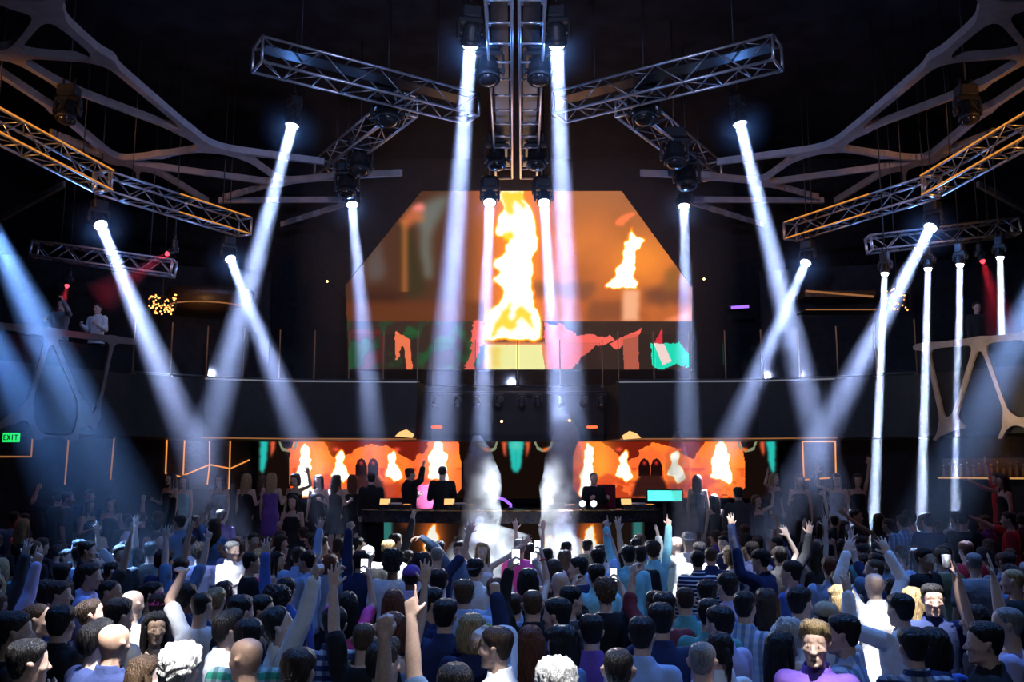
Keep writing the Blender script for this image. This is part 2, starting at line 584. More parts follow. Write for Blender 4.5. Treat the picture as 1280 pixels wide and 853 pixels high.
# left: measured on the face between (-9.9,18.1) and (-8.62,20.35)
def on_face(face, u, v):
    a, d, n, L = seg_frame(*face)
    p = at_plane(u, v, (a.x, a.y, 0), n)
    return ((p - a).dot(d), p.z - ZB)
def web_nodes(face, lines):
    out = []
    for u0, v0, u1, v1, w in lines:
        (x0, y0), (x1, y1) = on_face(face, u0, v0), on_face(face, u1, v1)
        out.append((x0, y0, x1, y1, w * .68, w * .68))
    return out
LF, RF = (LFACE[1], LFACE[2]), (RFACE[1], RFACE[2])
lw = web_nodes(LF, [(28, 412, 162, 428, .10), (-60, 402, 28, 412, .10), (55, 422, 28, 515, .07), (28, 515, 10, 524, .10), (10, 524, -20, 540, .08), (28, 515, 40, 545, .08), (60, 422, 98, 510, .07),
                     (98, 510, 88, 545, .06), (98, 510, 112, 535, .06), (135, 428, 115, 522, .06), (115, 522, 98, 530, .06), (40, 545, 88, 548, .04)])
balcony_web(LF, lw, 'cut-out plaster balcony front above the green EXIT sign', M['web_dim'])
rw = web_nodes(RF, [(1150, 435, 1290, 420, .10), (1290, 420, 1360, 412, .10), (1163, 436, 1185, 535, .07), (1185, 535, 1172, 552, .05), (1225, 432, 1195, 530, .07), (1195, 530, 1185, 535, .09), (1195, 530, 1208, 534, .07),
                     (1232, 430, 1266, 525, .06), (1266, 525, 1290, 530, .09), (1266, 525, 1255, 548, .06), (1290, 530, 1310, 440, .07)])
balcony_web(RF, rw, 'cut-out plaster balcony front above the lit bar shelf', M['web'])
def back_of_web(face):
    a, d, n, L = seg_frame(*face)
    a2 = a - d * 9.5
    b2 = a + d * (L + .0)
    return MB().prism([(p.x, p.y) for p in (a2, b2, b2 - n * .1, a2 - n * .1)], ZT, 5.42)
struct('wall_balcony_left', back_of_web(LF), M['black'])
struct('wall_balcony_right', back_of_web(RF), M['black'])

# glass balustrades with posts
def balustrade(path, posts_uv, lab):
    root = empty('glass_balustrade', (path[0][0], path[0][1], ZT))
    def point(s):
        for (x0, y0), (x1, y1) in zip(path, path[1:]):
            l = math.hypot(x1 - x0, y1 - y0)
            if s <= l or (x1, y1) == path[-1]:
                t = min(s / l, 1)
                return Vector((x0 + (x1 - x0) * t, y0 + (y1 - y0) * t + .08, 0))
            s -= l
    total = sum(math.hypot(b[0] - a[0], b[1] - a[1]) for a, b in zip(path, path[1:]))
    n = posts_uv
    pts = [point(total * i / n) for i in range(n + 1)]
    for p in pts:
        mb = MB().box((p.x - .012, p.y - .012, ZT), (p.x + .012, p.y + .012, ZT + 1.28)).box((p.x - .05, p.y - .05, ZT), (p.x + .05, p.y + .05, ZT + .03))
        mb.build('post', M['post'], root)
    for p, q in zip(pts, pts[1:]):
        d = (q - p).normalized()
        nn = Vector((-d.y, d.x, 0)) * .008
        a, b = p + d * .05, q - d * .05
        MB().prism([(w.x, w.y) for w in (a - nn, b - nn, b + nn, a + nn)], ZT + .06, ZT + 1.2).build('glass_pane', M['glass'], root)
    for p, q in zip(pts, pts[1:]):
        pass
    mb = MB()
    for p, q in zip(pts, pts[1:]):
        mb.tube(p + Vector((0, 0, ZT + .05)), q + Vector((0, 0, ZT + .05)), .03, seg=6)
    mb.build('base_rail', M['dark_metal'], root)
    tag(root, lab, 'balustrade')
balustrade(LMID, 8, 'glass balcony balustrade on slim posts, on the side nearer the EXIT sign')
balustrade([(-2.1, 23.78), (2.4, 23.78)], 4, 'glass balcony balustrade right below the big flame screen')
balustrade(RMID[::-1], 8, 'glass balcony balustrade on slim posts, on the side nearer the bar')
# thin pale edge of the centre fascias
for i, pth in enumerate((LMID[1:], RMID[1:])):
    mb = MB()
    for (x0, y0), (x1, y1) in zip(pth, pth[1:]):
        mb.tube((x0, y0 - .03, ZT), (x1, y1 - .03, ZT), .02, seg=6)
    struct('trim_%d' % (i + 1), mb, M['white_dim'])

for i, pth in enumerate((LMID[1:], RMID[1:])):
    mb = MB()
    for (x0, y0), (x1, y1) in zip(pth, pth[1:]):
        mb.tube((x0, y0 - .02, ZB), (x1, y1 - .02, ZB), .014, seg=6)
    struct('trim_%d' % (i + 8), mb, M['amber_dim'])  # orange reflection of the LED wall, put in as glowing tubes

# balcony side backs: dark walls behind the side boxes, seen over the fronts
struct('wall_box_left', MB().prism([(-14.9, 24.0), (-7.2, 26.5), (-7.2, 26.7), (-14.9, 24.2)], ZT, 8.6), M['wall'])
struct('wall_box_right', MB().prism([(14.9, 24.0), (7.4, 26.5), (7.4, 26.7), (14.9, 24.2)], ZT, 8.6), M['wall'])

# ------------------------------------------------------------------ trusses
def truss(P, Q, w, h, lab, bays, group=None, kind_word='truss', r=.028, plate=False, ladder=False, strip=None):
    """box truss from P to Q: four chords, lacing, two end frames"""
    P, Q = Vector(P), Vector(Q)
    root = empty('lighting_truss', P)
    d = (Q - P)
    L = d.length
    d.normalize()
    s = d.cross(Vector((0, 0, 1))).normalized()
    up = s.cross(d).normalized()
    corner = lambda t, i, j: P + d * t + s * (w / 2 * i) + up * (h / 2 * j)
    for i in (-1, 1):
        for j in (-1, 1):
            MB().tube(corner(0, i, j), corner(L, i, j), r, seg=8).build('chord', M['truss'], root)
    mb = MB()
    if ladder:
        for k in range(1, bays):
            t0 = L * k / bays
            rg = MB()
            for i, j, k2, l in ((-1, -1, 1, -1), (1, -1, 1, 1), (1, 1, -1, 1), (-1, 1, -1, -1)):
                rg.tube(corner(t0, i, j), corner(t0, k2, l), r * .8, seg=6)
            rg.build('rung', M['truss'], root)
    for k in range(0 if ladder else bays):
        t0, t1 = L * k / bays, L * (k + 1) / bays
        for i in (-1, 1):
            a, b = (-1, 1) if k % 2 else (1, -1)
            mb.tube(corner(t0, i, a), corner(t1, i, b), r * .55, seg=5)
        for j in (-1, 1):
            mb.tube(corner(t0, -1, j), corner(t0, 1, j), r * .6, seg=5)
            mb.tube(corner(t0, -1 if k % 2 else 1, j), corner(t1, 1 if k % 2 else -1, j), r * .45, seg=5)
    if not ladder: mb.build('lacing', M['lacing'], root)
    for t in (0, L):
        mb = MB()
        for i, j, k, l in ((-1, -1, 1, -1), (1, -1, 1, 1), (1, 1, -1, 1), (-1, 1, -1, -1)):
            mb.tube(corner(t, i, j), corner(t, k, l), r * 1.1, seg=6)
        mb.build('end_frame', M['truss'], root)
    if strip:
        for j in (-1, 1):
            MB().tube(corner(L * strip[0], strip[2], j) + s * (.036 * strip[2]), corner(L * strip[1], strip[2], j) + s * (.036 * strip[2]), .016, seg=6).build('light_strip', M['amber_strip'], root)  # glowing tubes imitate amber light falling on the chords
    if plate:
        mb = MB()
        c = [corner(L * .02, -.7, .55), corner(L * .98, -.7, .55), corner(L * .98, .7, .55), corner(L * .02, .7, .55)]
        mb.loft([c, [p + up * .02 for p in c]], smooth=False)
        mb.build('cable_tray', M['dark_metal'], root)
    for t in (L * .18, L * .82):
        p = corner(t, 0, 1)
        MB().tube(p, (p.x, p.y, RZ - .004), .012, seg=5).build('hanging_cable', M['dark_metal'], root)
    return tag(root, lab, kind_word, group)

def tpt(u, v, z): return at_z(u, v, z)
ZTR = 10.35
ends = {}
truss(at_z(622, -45, ZTR), at_z(630, 215, ZTR), .42, .34, 'silver ladder truss of the middle pair, on the side toward the EXIT sign', 13, plate=True, ladder=True)
truss(at_z(666, -45, ZTR), at_z(661, 215, ZTR), .42, .34, 'silver ladder truss of the middle pair, on the side toward the bar', 13, plate=True, ladder=True)
truss(at_z(322, 68, ZTR), at_z(590, 136, ZTR), .55, .48, 'long silver star truss sloping down toward the middle from the EXIT sign side', 8, plate=True)
truss(at_z(972, 66, ZTR), at_z(700, 134, ZTR), .55, .48, 'long silver star truss sloping down toward the middle from the bar side', 8, plate=True)
truss(at_z(508, 130, ZTR), at_z(405, 212, ZTR), .5, .45, 'short silver truss branching off the star truss on the EXIT sign side', 6)
truss(at_z(783, 130, ZTR), at_z(890, 214, ZTR), .5, .45, 'short silver truss branching off the star truss on the bar side', 6)
ZS = 8.7
tl = truss(at_z(-40, 138, ZS), at_z(128, 226, ZS), .42, .42, 'amber-lit truss coming in from the picture edge above the EXIT sign side', 7, strip=(0, 1, 1))
truss(at_z(128, 228, ZS), at_z(306, 284, ZS), .42, .42, 'half amber-lit truss that carries on from the amber one toward the screen', 7, strip=(.45, .98, 1))
tr = truss(at_z(1325, 140, ZS), at_z(1165, 232, ZS), .42, .42, 'amber-lit truss coming in from the picture edge above the bar side', 7, strip=(0, 1, -1))
truss(at_z(1165, 234, ZS), at_z(988, 290, ZS), .42, .42, 'half amber-lit truss at the bar side, nearer the screen end', 7, strip=(.35, .98, -1))
truss(at_y(43, 312, 20.5), at_y(217, 336, 20.9), .4, .35, 'thin dark truss over the balcony box above the EXIT sign', 9)
truss(at_y(1086, 306, 20.5), at_y(1270, 284, 20.2), .4, .35, 'thin dark truss over the four upright beams', 9)
for nm, a, b in (('amber_truss_wash', (-10.6, 12.6, 8.0), (-8.0, 18.0, 8.8)), ('amber_truss_wash', (10.6, 12.6, 8.0), (8.2, 18.0, 8.8))):
    area(nm, a, b, .3, 30, (1.0, .42, .10), math.radians(60))  # unseen amber fills added to colour the side trusses

# ------------------------------------------------------------------ moving head lamps
def head_mesh(r, hl):
    mb = MB()
    mb.lathe([(.02, hl * .98), (r * .55, hl * .97), (r * .85, hl * .85), (r * .98, hl * .6), (r, hl * .35), (r * 1.02, .10), (r * 1.12, .09), (r * 1.15, .02), (r * 1.1, -.005), (r * .93, 0), (r * .90, .03)], seg=20, caps=False)
    for k in range(6):
        t = math.pi * 2 * k / 6
        mb.box((-.02, r * .9, hl * .25), (.02, r * 1.05, hl * .8), Matrix.Rotation(t, 4, 'Z'))
    return mb.mesh('head', M['housing'])
def lens_mesh(r):
    return MB().lathe([(r * .92, .03), (r * .88, -.01), (r * .7, -.045), (r * .4, -.07), (.01, -.078)], seg=20)
def yoke_mesh(r, hl):
    mb = MB()
    w = r * 1.25
    mb.cbox((-w - .03, -.06, hl * .95), (w + .03, .06, hl * .95 + .08), .015)
    for s in (-1, 1):
        mb.cbox((min(s * w, s * (w + .05)), -.055, .10), (max(s * w, s * (w + .05)), .055, hl), .012)
        mb.tube((s * (w - .08), 0, .2), (s * (w + .06), 0, .2), .05, seg=10)
    return mb.mesh('yoke', M['housing'])
def base_mesh(r, hl):
    mb = MB()
    w = r * 1.1
    mb.cbox((-w, -w * .8, hl + .05), (w, w * .8, hl + .26), .03)
    mb.tube((-w * .6, 0, hl + .26), (-w * .6, 0, hl + .40), .02, seg=6)
    mb.tube((w * .6, 0, hl + .26), (w * .6, 0, hl + .40), .02, seg=6)
    mb.box((-w * .8, w * .78, hl + .09), (w * .8, w * .82, hl + .22))
    return mb.mesh('base', M['housing'])
HM = {}
def moving_head(loc, d, r, lab, group=None, lit=None, beam=None, lens_m=None):
    """lamp whose lens centre is at loc and that points along d"""
    hl = r * 2.6
    key = round(r, 3)
    if key not in HM:
        HM[key] = (head_mesh(r, hl), yoke_mesh(r, hl), base_mesh(r, hl), lens_mesh(r))
    h, y, b, l = HM[key]
    loc, d = Vector(loc), Vector(d).normalized()
    piv = loc - d * .2                      # tilt axis
    root = empty('moving_head_lamp', piv + Vector((0, 0, -.2)))
    rz = math.atan2(d.y, d.x) + math.pi / 2 if abs(d.x) + abs(d.y) > .02 else 0.0
    for nm, me in (('base', b), ('yoke', y)):
        o = link(nm, me, root)
        o.rotation_euler = (0, 0, rz)
    pole = link('drop_pole', MB().tube((0, 0, hl + .38), (0, 0, RZ - .004 - root.location.z), .014, seg=6).mesh('drop_pole', M['housing']), root)
    o = link('head', h, root, Vector((0, 0, .2)) + (loc - piv))
    aim(o, d)
    me = bpy.data.meshes.get('lens_%s_%s' % (key, lens_m))
    if me is None:
        me = l.mesh('lens_%s_%s' % (key, lens_m), M[lens_m] if lens_m else M['gloss_black'])
    o2 = link('lens', me, root, o.location)
    aim(o2, d)
    if beam:
        L, r1, P, color, bmat = beam
        mb = MB()
        seg = 28
        rings = []
        for t in (0, .25, .5, .75, 1):
            rr = r * .86 + (r1 - r * .86) * t
            rings.append([(rr * math.cos(a), rr * math.sin(a), -.085 - L * t) for a in (2 * math.pi * k / seg for k in range(seg))])
        mb.loft(rings[::-1])
        ob = link('light_beam', mb.mesh('light_beam', M[bmat]), root, o.location)
        aim(ob, d)
        la = bpy.data.lights.new('beam_source', 'AREA')
        la.shape = 'DISK'
        la.size = r * 1.5
        la.energy = P * 2.2
        la.color = color
        la.spread = 2 * math.atan((r1 * 1.05) / L)
        lo = bpy.data.objects.new('beam_source', la)
        COL.objects.link(lo)
        lo.parent = root
        lo.location = Vector(o.location) + d * .088
        aim(lo, d)
    if beam and r > .11 and bmat != 'beam_thin':
        hz = link('lens_haze', HALO, root, Vector(o.location) + d * .05)  # haze ball and blue point light added to imitate the lamp's halo
        pl = bpy.data.lights.new('lens_spill', 'POINT')
        pl.energy = P * .8
        pl.color = (.10, .32, 1.0)
        pl.shadow_soft_size = .05
        po = bpy.data.objects.new('lens_spill', pl)
        COL.objects.link(po)
        po.parent = root
        po.location = Vector(o.location) + d * .16
    return tag(root, lab, 'stage lamp', group)

HALO = MB().ball((0, 0, 0), .8, 24).mesh('lens_haze', M['halo'])
WHITE = (.47, .59, 1.0)
def lamp(u, v, Y, u2, v2, Y2, wl, we, power, lab, bm='beam', color=WHITE, lens='lens', r=None):
    """lens at pixel (u, v) and depth Y; beam passes (u2, v2) at depth Y2 and runs on to the floor; we = width there in pixels"""
    a, b = at_y(u, v, Y), at_y(u2, v2, Y2)
    d = (b - a)
    L0 = d.length
    d.normalize()
    r = r or wl / 2 * Y / F * 1.0
    r1 = we / 2 * Y2 / F
    k = min((a.z - .55) / max(1e-3, -d.z), L0 * 1.6)      # run on to just above the floor
    rr = r * .86
    r_end = rr + (r1 - rr) * k / L0
    return moving_head(a, d, r, lab, None, True, (k, r_end, power, color, bm), lens)

lamp(588, 57, 15.0, 553, 500, 18.6, 24, 50, 50, 'lit lamp with wide beam beside the middle trusses, on the EXIT sign side')
lamp(696, 57, 15.0, 712, 500, 18.6, 24, 50, 50, 'lit lamp with wide beam beside the middle trusses, on the bar side')
lamp(365, 157, 18.0, 268, 520, 17.2, 18, 50, 46, 'lit lamp under the EXIT-side star truss, beam slanting outward to the crowd')
lamp(925, 155, 18.0, 1012, 510, 17.2, 18, 46, 46, 'lit lamp under the bar-side star truss, beam slanting outward to the crowd')
lamp(440, 256, 21.6, 466, 545, 20.0, 15, 42, 26, 'lit lamp below the short branch truss, at the EXIT-side edge of the big screen')
lamp(855, 258, 21.6, 860, 560, 20.0, 15, 40, 26, 'lit lamp below the short branch truss, at the bar-side edge of the big screen')
lamp(612, 254, 21.6, 598, 660, 17.4, 16, 38, 36, 'lit lamp hanging at the end of the middle trusses, just left of the tall flame')
lamp(680, 254, 21.6, 706, 660, 17.4, 16, 38, 36, 'lit lamp hanging at the end of the middle trusses, just right of the tall flame')
lamp(126, 282, 19.5, 250, 580, 16.5, 17, 56, 46, 'lit lamp above the balcony box on the EXIT sign side, beam slanting in')
lamp(1163, 285, 19.5, 1020, 560, 17.5, 17, 52, 46, 'lit lamp among the upright beams whose beam slants in toward the stage')
lamp(288, 324, 21.6, 374, 545, 19.5, 14, 50, 34, 'lit lamp below the half amber truss end, beam slanting toward the booth, EXIT side')
lamp(1007, 329, 21.6, 912, 550, 19.5, 14, 46, 34, 'lit lamp below the half amber truss end, beam slanting toward the booth, bar side')
for (u, v, u2, v2), lb in zip(((1106, 342, 1092, 650), (1160, 336, 1152, 650), (1200, 331, 1195, 650), (1250, 322, 1256, 600)),
                             ('lamp with upright narrow beam, first of the row of four counting from the stage', 'lamp with upright narrow beam, second of the row of four counting from the stage',
                              'lamp with upright narrow beam, third of the row of four counting from the stage', 'lamp with upright narrow beam, last of the row of four, nearest the bar shelf end')):
    lamp(u, v, 19.6, u2, v2, 19.2, 10, 15, 34, lb, 'beam_even', (.62, .74, 1.0))
lamp(-34, 236, 13.5, 120, 560, 12.5, 20, 84, 60, 'lamp beyond the picture edge whose wide blue beam crosses the EXIT sign side', 'beam_thin', (.22, .46, 1.0))
lamp(-60, 330, 15.0, 60, 560, 13.8, 20, 84, 46, 'lamp beyond the picture edge whose faint blue beam falls past the EXIT sign', 'beam_thin', (.16, .40, 1.0))
lamp(1345, 250, 14.0, 1215, 545, 13.0, 20, 76, 44, 'lamp beyond the picture edge whose soft beam crosses the bar shelf', 'beam_thin', (.34, .54, 1.0))
RED = (1.0, .03, .06)
lamp(210, 317, 20.6, 160, 350, 20.0, 7, 34, 5, 'small red lamp on the thin truss over the EXIT-side balcony box', 'beam_thin', RED, 'lens_red')
lamp(84, 357, 22.0, 72, 410, 21.5, 6, 26, 4, 'small red lamp over the two people on the balcony', 'beam_thin', RED, 'lens_red')
lamp(1228, 326, 20.4, 1252, 400, 20.0, 7, 48, 7, 'small red lamp on the thin truss over the bar-side balcony box', 'beam_thin', RED, 'lens_red')

def dark_lamp(u, v, Y, lab, r=.2, d=(0, -.25, -1)):
    moving_head(at_y(u, v, Y), d, r, lab, None)
dark_lamp(484, 152, 18.0, 'unlit black lamp hanging from the EXIT-side star truss', .24)
dark_lamp(806, 150, 18.0, 'unlit black lamp hanging from the bar-side star truss', .24)
dark_lamp(449, 215, 20.5, 'unlit black lamp on the EXIT-side branch truss, right above a lit one', .22)
dark_lamp(844, 205, 19.6, 'unlit black lamp halfway along the bar-side branch truss', .22)
dark_lamp(859, 233, 20.9, 'unlit black lamp at the low end of the bar-side branch truss', .22)
dark_lamp(433, 243, 21.0, 'unlit black lamp at the low end of the EXIT-side branch truss', .2)
dark_lamp(610, 100, 15.8, 'unlit black lamp beside the middle trusses, under the wide EXIT-side beam lamp', .2)
dark_lamp(674, 100, 15.8, 'unlit black lamp beside the middle trusses, under the wide bar-side beam lamp', .2)
dark_lamp(621, 208, 20.6, 'unlit black lamp at the far end of the EXIT-side middle truss', .2)
dark_lamp(670, 208, 20.6, 'unlit black lamp at the far end of the bar-side middle truss', .2)
dark_lamp(82, 150, 15.8, 'unlit black lamp above the amber truss over the EXIT sign side', .16)
dark_lamp(1212, 150, 15.8, 'unlit black lamp above the amber truss over the bar side', .16)
# two fixture drums over the centre pair
for u, v, lb in ((612, 238, 'black drum lamp housing right above the lit lamp left of the tall flame'), (678, 238, 'black drum lamp housing right above the lit lamp right of the tall flame')):
    p = at_y(u, v, 21.9)
    root = empty('drum_housing', p)
    mb = MB().lathe([(.02, -.2), (.24, -.2), (.26, -.17), (.26, .17), (.2, .26), (.02, .27)], seg=18, M=Matrix.Translation(p + Vector((0, .25, .15))))
    mb.build('drum', M['housing'], root)
    MB().box((p.x - .2, p.y + .2, p.z + .40), (p.x + .2, p.y + .3, p.z + .44)).tube((p.x, p.y + .25, p.z + .40), (p.x, p.y + .25, RZ), .02, seg=6).build('hanger', M['truss'], root)
    tag(root, lb, 'lamp housing')

# ------------------------------------------------------------------ painted LED pictures (numpy, one colour per LED)
rng = np.random.RandomState(7)
def vnoise(X, Y, s, seed, octv=3):
    r = np.random.RandomState(seed)
    T = r.rand(64, 64)
    out, amp, tot = np.zeros_like(X), 1.0, 0.0
    for _ in range(octv):
        x, y = X / s, Y / s
        xi, yi = np.floor(x).astype(int), np.floor(y).astype(int)
        fx, fy = x - xi, y - yi
        fx, fy = fx * fx * (3 - 2 * fx), fy * fy * (3 - 2 * fy)
        g = lambda a, b: T[a % 64, b % 64]
        out += amp * ((g(xi, yi) * (1 - fx) + g(xi + 1, yi) * fx) * (1 - fy) + (g(xi, yi + 1) * (1 - fx) + g(xi + 1, yi + 1) * fx) * fy)
        tot += amp
        amp *= .5
        s /= 2.1
    return out / tot

def poly_mask(X, Y, poly):
    m = np.zeros(X.shape, bool)
    n = len(poly)
    for i in range(n):
        (x0, y0), (x1, y1) = poly[i], poly[(i + 1) % n]
        if y0 == y1: continue
        c = ((y0 > Y) != (y1 > Y)) & (X < (x1 - x0) * (Y - y0) / (y1 - y0) + x0)
        m ^= c
    return m

def blur(a, k):
    for ax in (0, 1):
        for _ in range(3):
            p = np.pad(a, [(k, k) if i == ax else (0, 0) for i in (0, 1)], mode='edge')
            c = np.cumsum(p, axis=ax)
            c = np.concatenate([np.zeros_like(np.take(c, [0], ax)), c], ax)
            n = a.shape[ax]
            w = 2 * k + 1
            a = (np.take(c, range(w, w + n), ax) - np.take(c, range(0, n), ax)) / w
    return a

class Paint:
    def __init__(self, u0, u1, v0, v1, h):
        self.nu, self.nv = int((u1 - u0) / h), int((v1 - v0) / h)
        self.X, self.Y = np.meshgrid(u0 + h * (np.arange(self.nu) + .5), v0 + h * (np.arange(self.nv) + .5), indexing='ij')
        self.u0, self.v0, self.h = u0, v0, h
        self.C = np.zeros((self.nu, self.nv, 3))
    def fill(self, mask, col, a=1.0):
        w = (mask.astype(float) * a)[..., None]
        self.C = self.C * (1 - w) + np.array(col) * w
        return self
    def soft(self, poly, k, warp=0, s=8, seed=1):
        X, Y = self.X, self.Y
        if warp:
            X = X + (vnoise(X, Y, s, seed) - .5) * 2 * warp
            Y = Y + (vnoise(X, Y, s, seed + 9) - .5) * 2 * warp
        m = poly_mask(X, Y, poly).astype(float)
        return blur(m, k) if k > 0 else m
    def flame(self, poly, k=2, warp=5, s=9, seed=3, white=.5):
        m = self.soft(poly, k, warp, s, seed)
        n = vnoise(self.X, self.Y * .7, s * .9, seed + 4)
        q = m + (n - .5) * .35 * (m > .02)
        for lo, hi, col in ((.05, .25, (1.0, .50, .16)), (.25, .40, (1.0, .68, .06)), (.38, .52, (1.0, .88, .30)), (white, white + .12, (1.0, .99, .94))):
            self.fill(np.clip((q - lo) / (hi - lo), 0, 1), col)
        return self
    def build(self, name, place, strength, parent, thick_dir, keep=None, border=None):
        """one quad per LED cell on the screen plane, with a coloured attribute"""
        nu, nv, h = self.nu, self.nv, self.h
        gu, gv = np.meshgrid(self.u0 + h * np.arange(nu + 1), self.v0 + h * np.arange(nv + 1), indexing='ij')
        P = place(gu, gv)
        ids = np.arange((nu + 1) * (nv + 1)).reshape(nu + 1, nv + 1)
        q = np.stack([ids[:-1, :-1], ids[:-1, 1:], ids[1:, 1:], ids[1:, :-1]], -1).reshape(-1, 4)
        col = (np.clip(self.C, 0, 1) ** 2.2).reshape(-1, 3)
        if keep is not None:
            kk = keep.reshape(-1)
            q, col = q[kk], col[kk]
        V = P.reshape(-1, 3) - np.array(parent.location)
        used = np.unique(q)
        remap = -np.ones(len(V), int)
        remap[used] = np.arange(len(used))
        me = bpy.data.meshes.new(name)
        me.from_pydata(V[used].tolist(), [], remap[q].tolist())
        at = me.attributes.new('screen', 'FLOAT_COLOR', 'FACE')
        at.data.foreach_set('color', np.concatenate([col, np.ones((len(col), 1))], 1).astype(np.float32).ravel())
        me.materials.append(led(name + '_light', strength))
        return link(name, me, parent)

def plane_y(Yp):
    def place(gu, gv):
        dx, dy = (gu - 640) / F, (426.5 - gv) / F
        ry = CP - dy * SP
        k = Yp / ry
        return np.stack([dx * k, np.full_like(dx, Yp), HC + (SP + dy * CP) * k], -1)
    return place

# ---- the big upper screen
SCR = [(527, 239), (777, 239), (865, 360), (865, 462), (436, 462), (432, 357)]
p = Paint(430, 868, 238, 463, 1.0)
X, Y = p.X, p.Y
n1, n2, n3 = vnoise(X, Y, 60, 11), vnoise(X, Y, 26, 12), vnoise(X, Y, 9, 13)
p.C[:] = (.29, .18, .12)
p.fill(np.clip((X - 562) / 62, 0, 1) * .95, (.72, .37, .19))
p.fill(np.clip((330 - Y) / 90, 0, 1) * (X > 690) * .8, (.62, .40, .26))
p.fill(np.clip((n1 - .45) * 2.4, 0, 1) * (X > 690) * np.clip((Y - 270) / 50, 0, 1), (.95, .53, .20), .8)
p.fill(np.clip((n2 - .52) * 2.4, 0, 1) * (X > 690), (.55, .31, .17), .7)
p.fill(np.exp(-((X - 648) / 40) ** 2), (1.0, .52, .20), .97)
p.fill(np.exp(-((X - 800) / 45) ** 2 - ((Y - 325) / 34) ** 2), (.97, .55, .20), .9)
p.fill(np.exp(-((X - 740) / 30) ** 2 - ((Y - 300) / 40) ** 2), (.85, .47, .22), .6)
# dim brown and teal painted shapes on the darker half
p.fill(p.soft([(520, 262), (545, 246), (566, 246), (550, 272), (538, 300), (541, 346), (530, 350), (524, 320), (524, 290)], 4, 4), (.40, .44, .42), .85)
p.fill(p.soft([(498, 276), (516, 288), (526, 330), (534, 366), (508, 374), (505, 320)], 4, 4), (.20, .18, .10), .9)
p.fill(p.soft([(455, 330), (475, 300), (484, 345), (462, 354)], 4, 3), (.36, .34, .35), .7)
p.fill(p.soft([(500, 274), (508, 262), (530, 264), (528, 278), (505, 284)], 3, 4, 6), (.80, .42, .25), .8)
p.fill(p.soft([(514, 258), (530, 253), (532, 262), (514, 266)], 2, 3, 6), (.96, .50, .46), .9)
p.fill(p.soft([(445, 362), (500, 364), (505, 388), (445, 390)], 5, 5), (.22, .12, .08), .85)
p.fill(np.clip((Y - 372) / 10, 0, 1) * (X < 605), (.38, .20, .10), .85)
p.fill(np.exp(-((X - 506) / 4.5) ** 2) * (Y > 275) * (Y < 365), (.72, .42, .20), .6)
p.fill(p.soft([(666, 353), (740, 352), (746, 362), (735, 374), (672, 370)], 3, 4), (.50, .30, .20), .9)
p.fill(p.soft([(800, 362), (866, 352), (866, 382), (805, 380)], 4, 6), (.42, .25, .18), .9)
p.fill(p.soft([(736, 378), (780, 374), (779, 402), (735, 402)], 3, 5), (.50, .28, .17), .85)
p.fill(p.soft([(779, 362), (799, 362), (798, 402), (777, 402)], 2, 1), (.95, .68, .52), .9)
p.fill(p.soft([(830, 342), (845, 330), (866, 350), (860, 362), (832, 366)], 3, 3), (.55, .35, .17), .9)
p.fill(p.soft([(826, 402), (862, 388), (862, 402)], 2, 1), (1.0, .58, .40), .9)
# lower band, seen through the balcony glass
low = (Y > 402).astype(float)
p.fill(low, (.20, .15, .13))
q = vnoise(X, Y, 16, 21)
p.fill(low * (X < 600) * np.clip((q - .46) * 5, 0, 1), (.13, .32, .18), .9)
p.fill(low * (X < 480) * (q < .48) * (Y > 412), (.38, .15, .14), .7)
p.fill(p.soft([(494, 414), (502, 418), (512, 424), (516, 462), (508, 462), (506, 440), (502, 430), (497, 450), (494, 450)], 0, 2, 5), (.95, .46, .30))
p.fill(p.soft([(592, 402), (606, 402), (604, 425), (598, 440), (592, 462), (581, 462), (588, 440)], 0, 4, 5), (.90, .38, .33))
p.fill(p.soft([(680, 404), (700, 406), (722, 420), (760, 420), (770, 428), (745, 432), (728, 448), (715, 462), (682, 462)], 0, 4, 7), (.91, .38, .33))
p.fill(p.soft([(762, 430), (802, 410), (800, 418), (770, 438)], 0, 2, 5), (.93, .38, .32))
p.fill(p.soft([(779, 424), (798, 420), (799, 462), (780, 462)], 0, 1), (.72, .36, .28))
p.fill(p.soft([(814, 428), (836, 430), (850, 428), (862, 444), (862, 460), (846, 456), (826, 462), (817, 460)], 0, 3, 6), (.12, .86, .70))
p.fill(p.soft([(818, 428), (828, 410), (828, 430)], 0, 1), (.86, .20, .24))
p.fill(p.soft([(817, 429), (830, 430), (840, 452), (828, 457)], 0, 1), (.98, .84, .80))
# podium under the tall flame
p.fill(p.soft([(606, 428), (682, 428), (688, 462), (605, 462)], 1, 1), (.96, .55, .35))
p.fill(p.soft([(608, 431), (677, 431), (681, 462), (607, 462)], 0, 1), (.97, .94, .62))
p.fill(p.soft([(610, 433), (628, 433), (624, 458), (610, 460)], 2, 5, 5), (.98, .82, .35), .8)
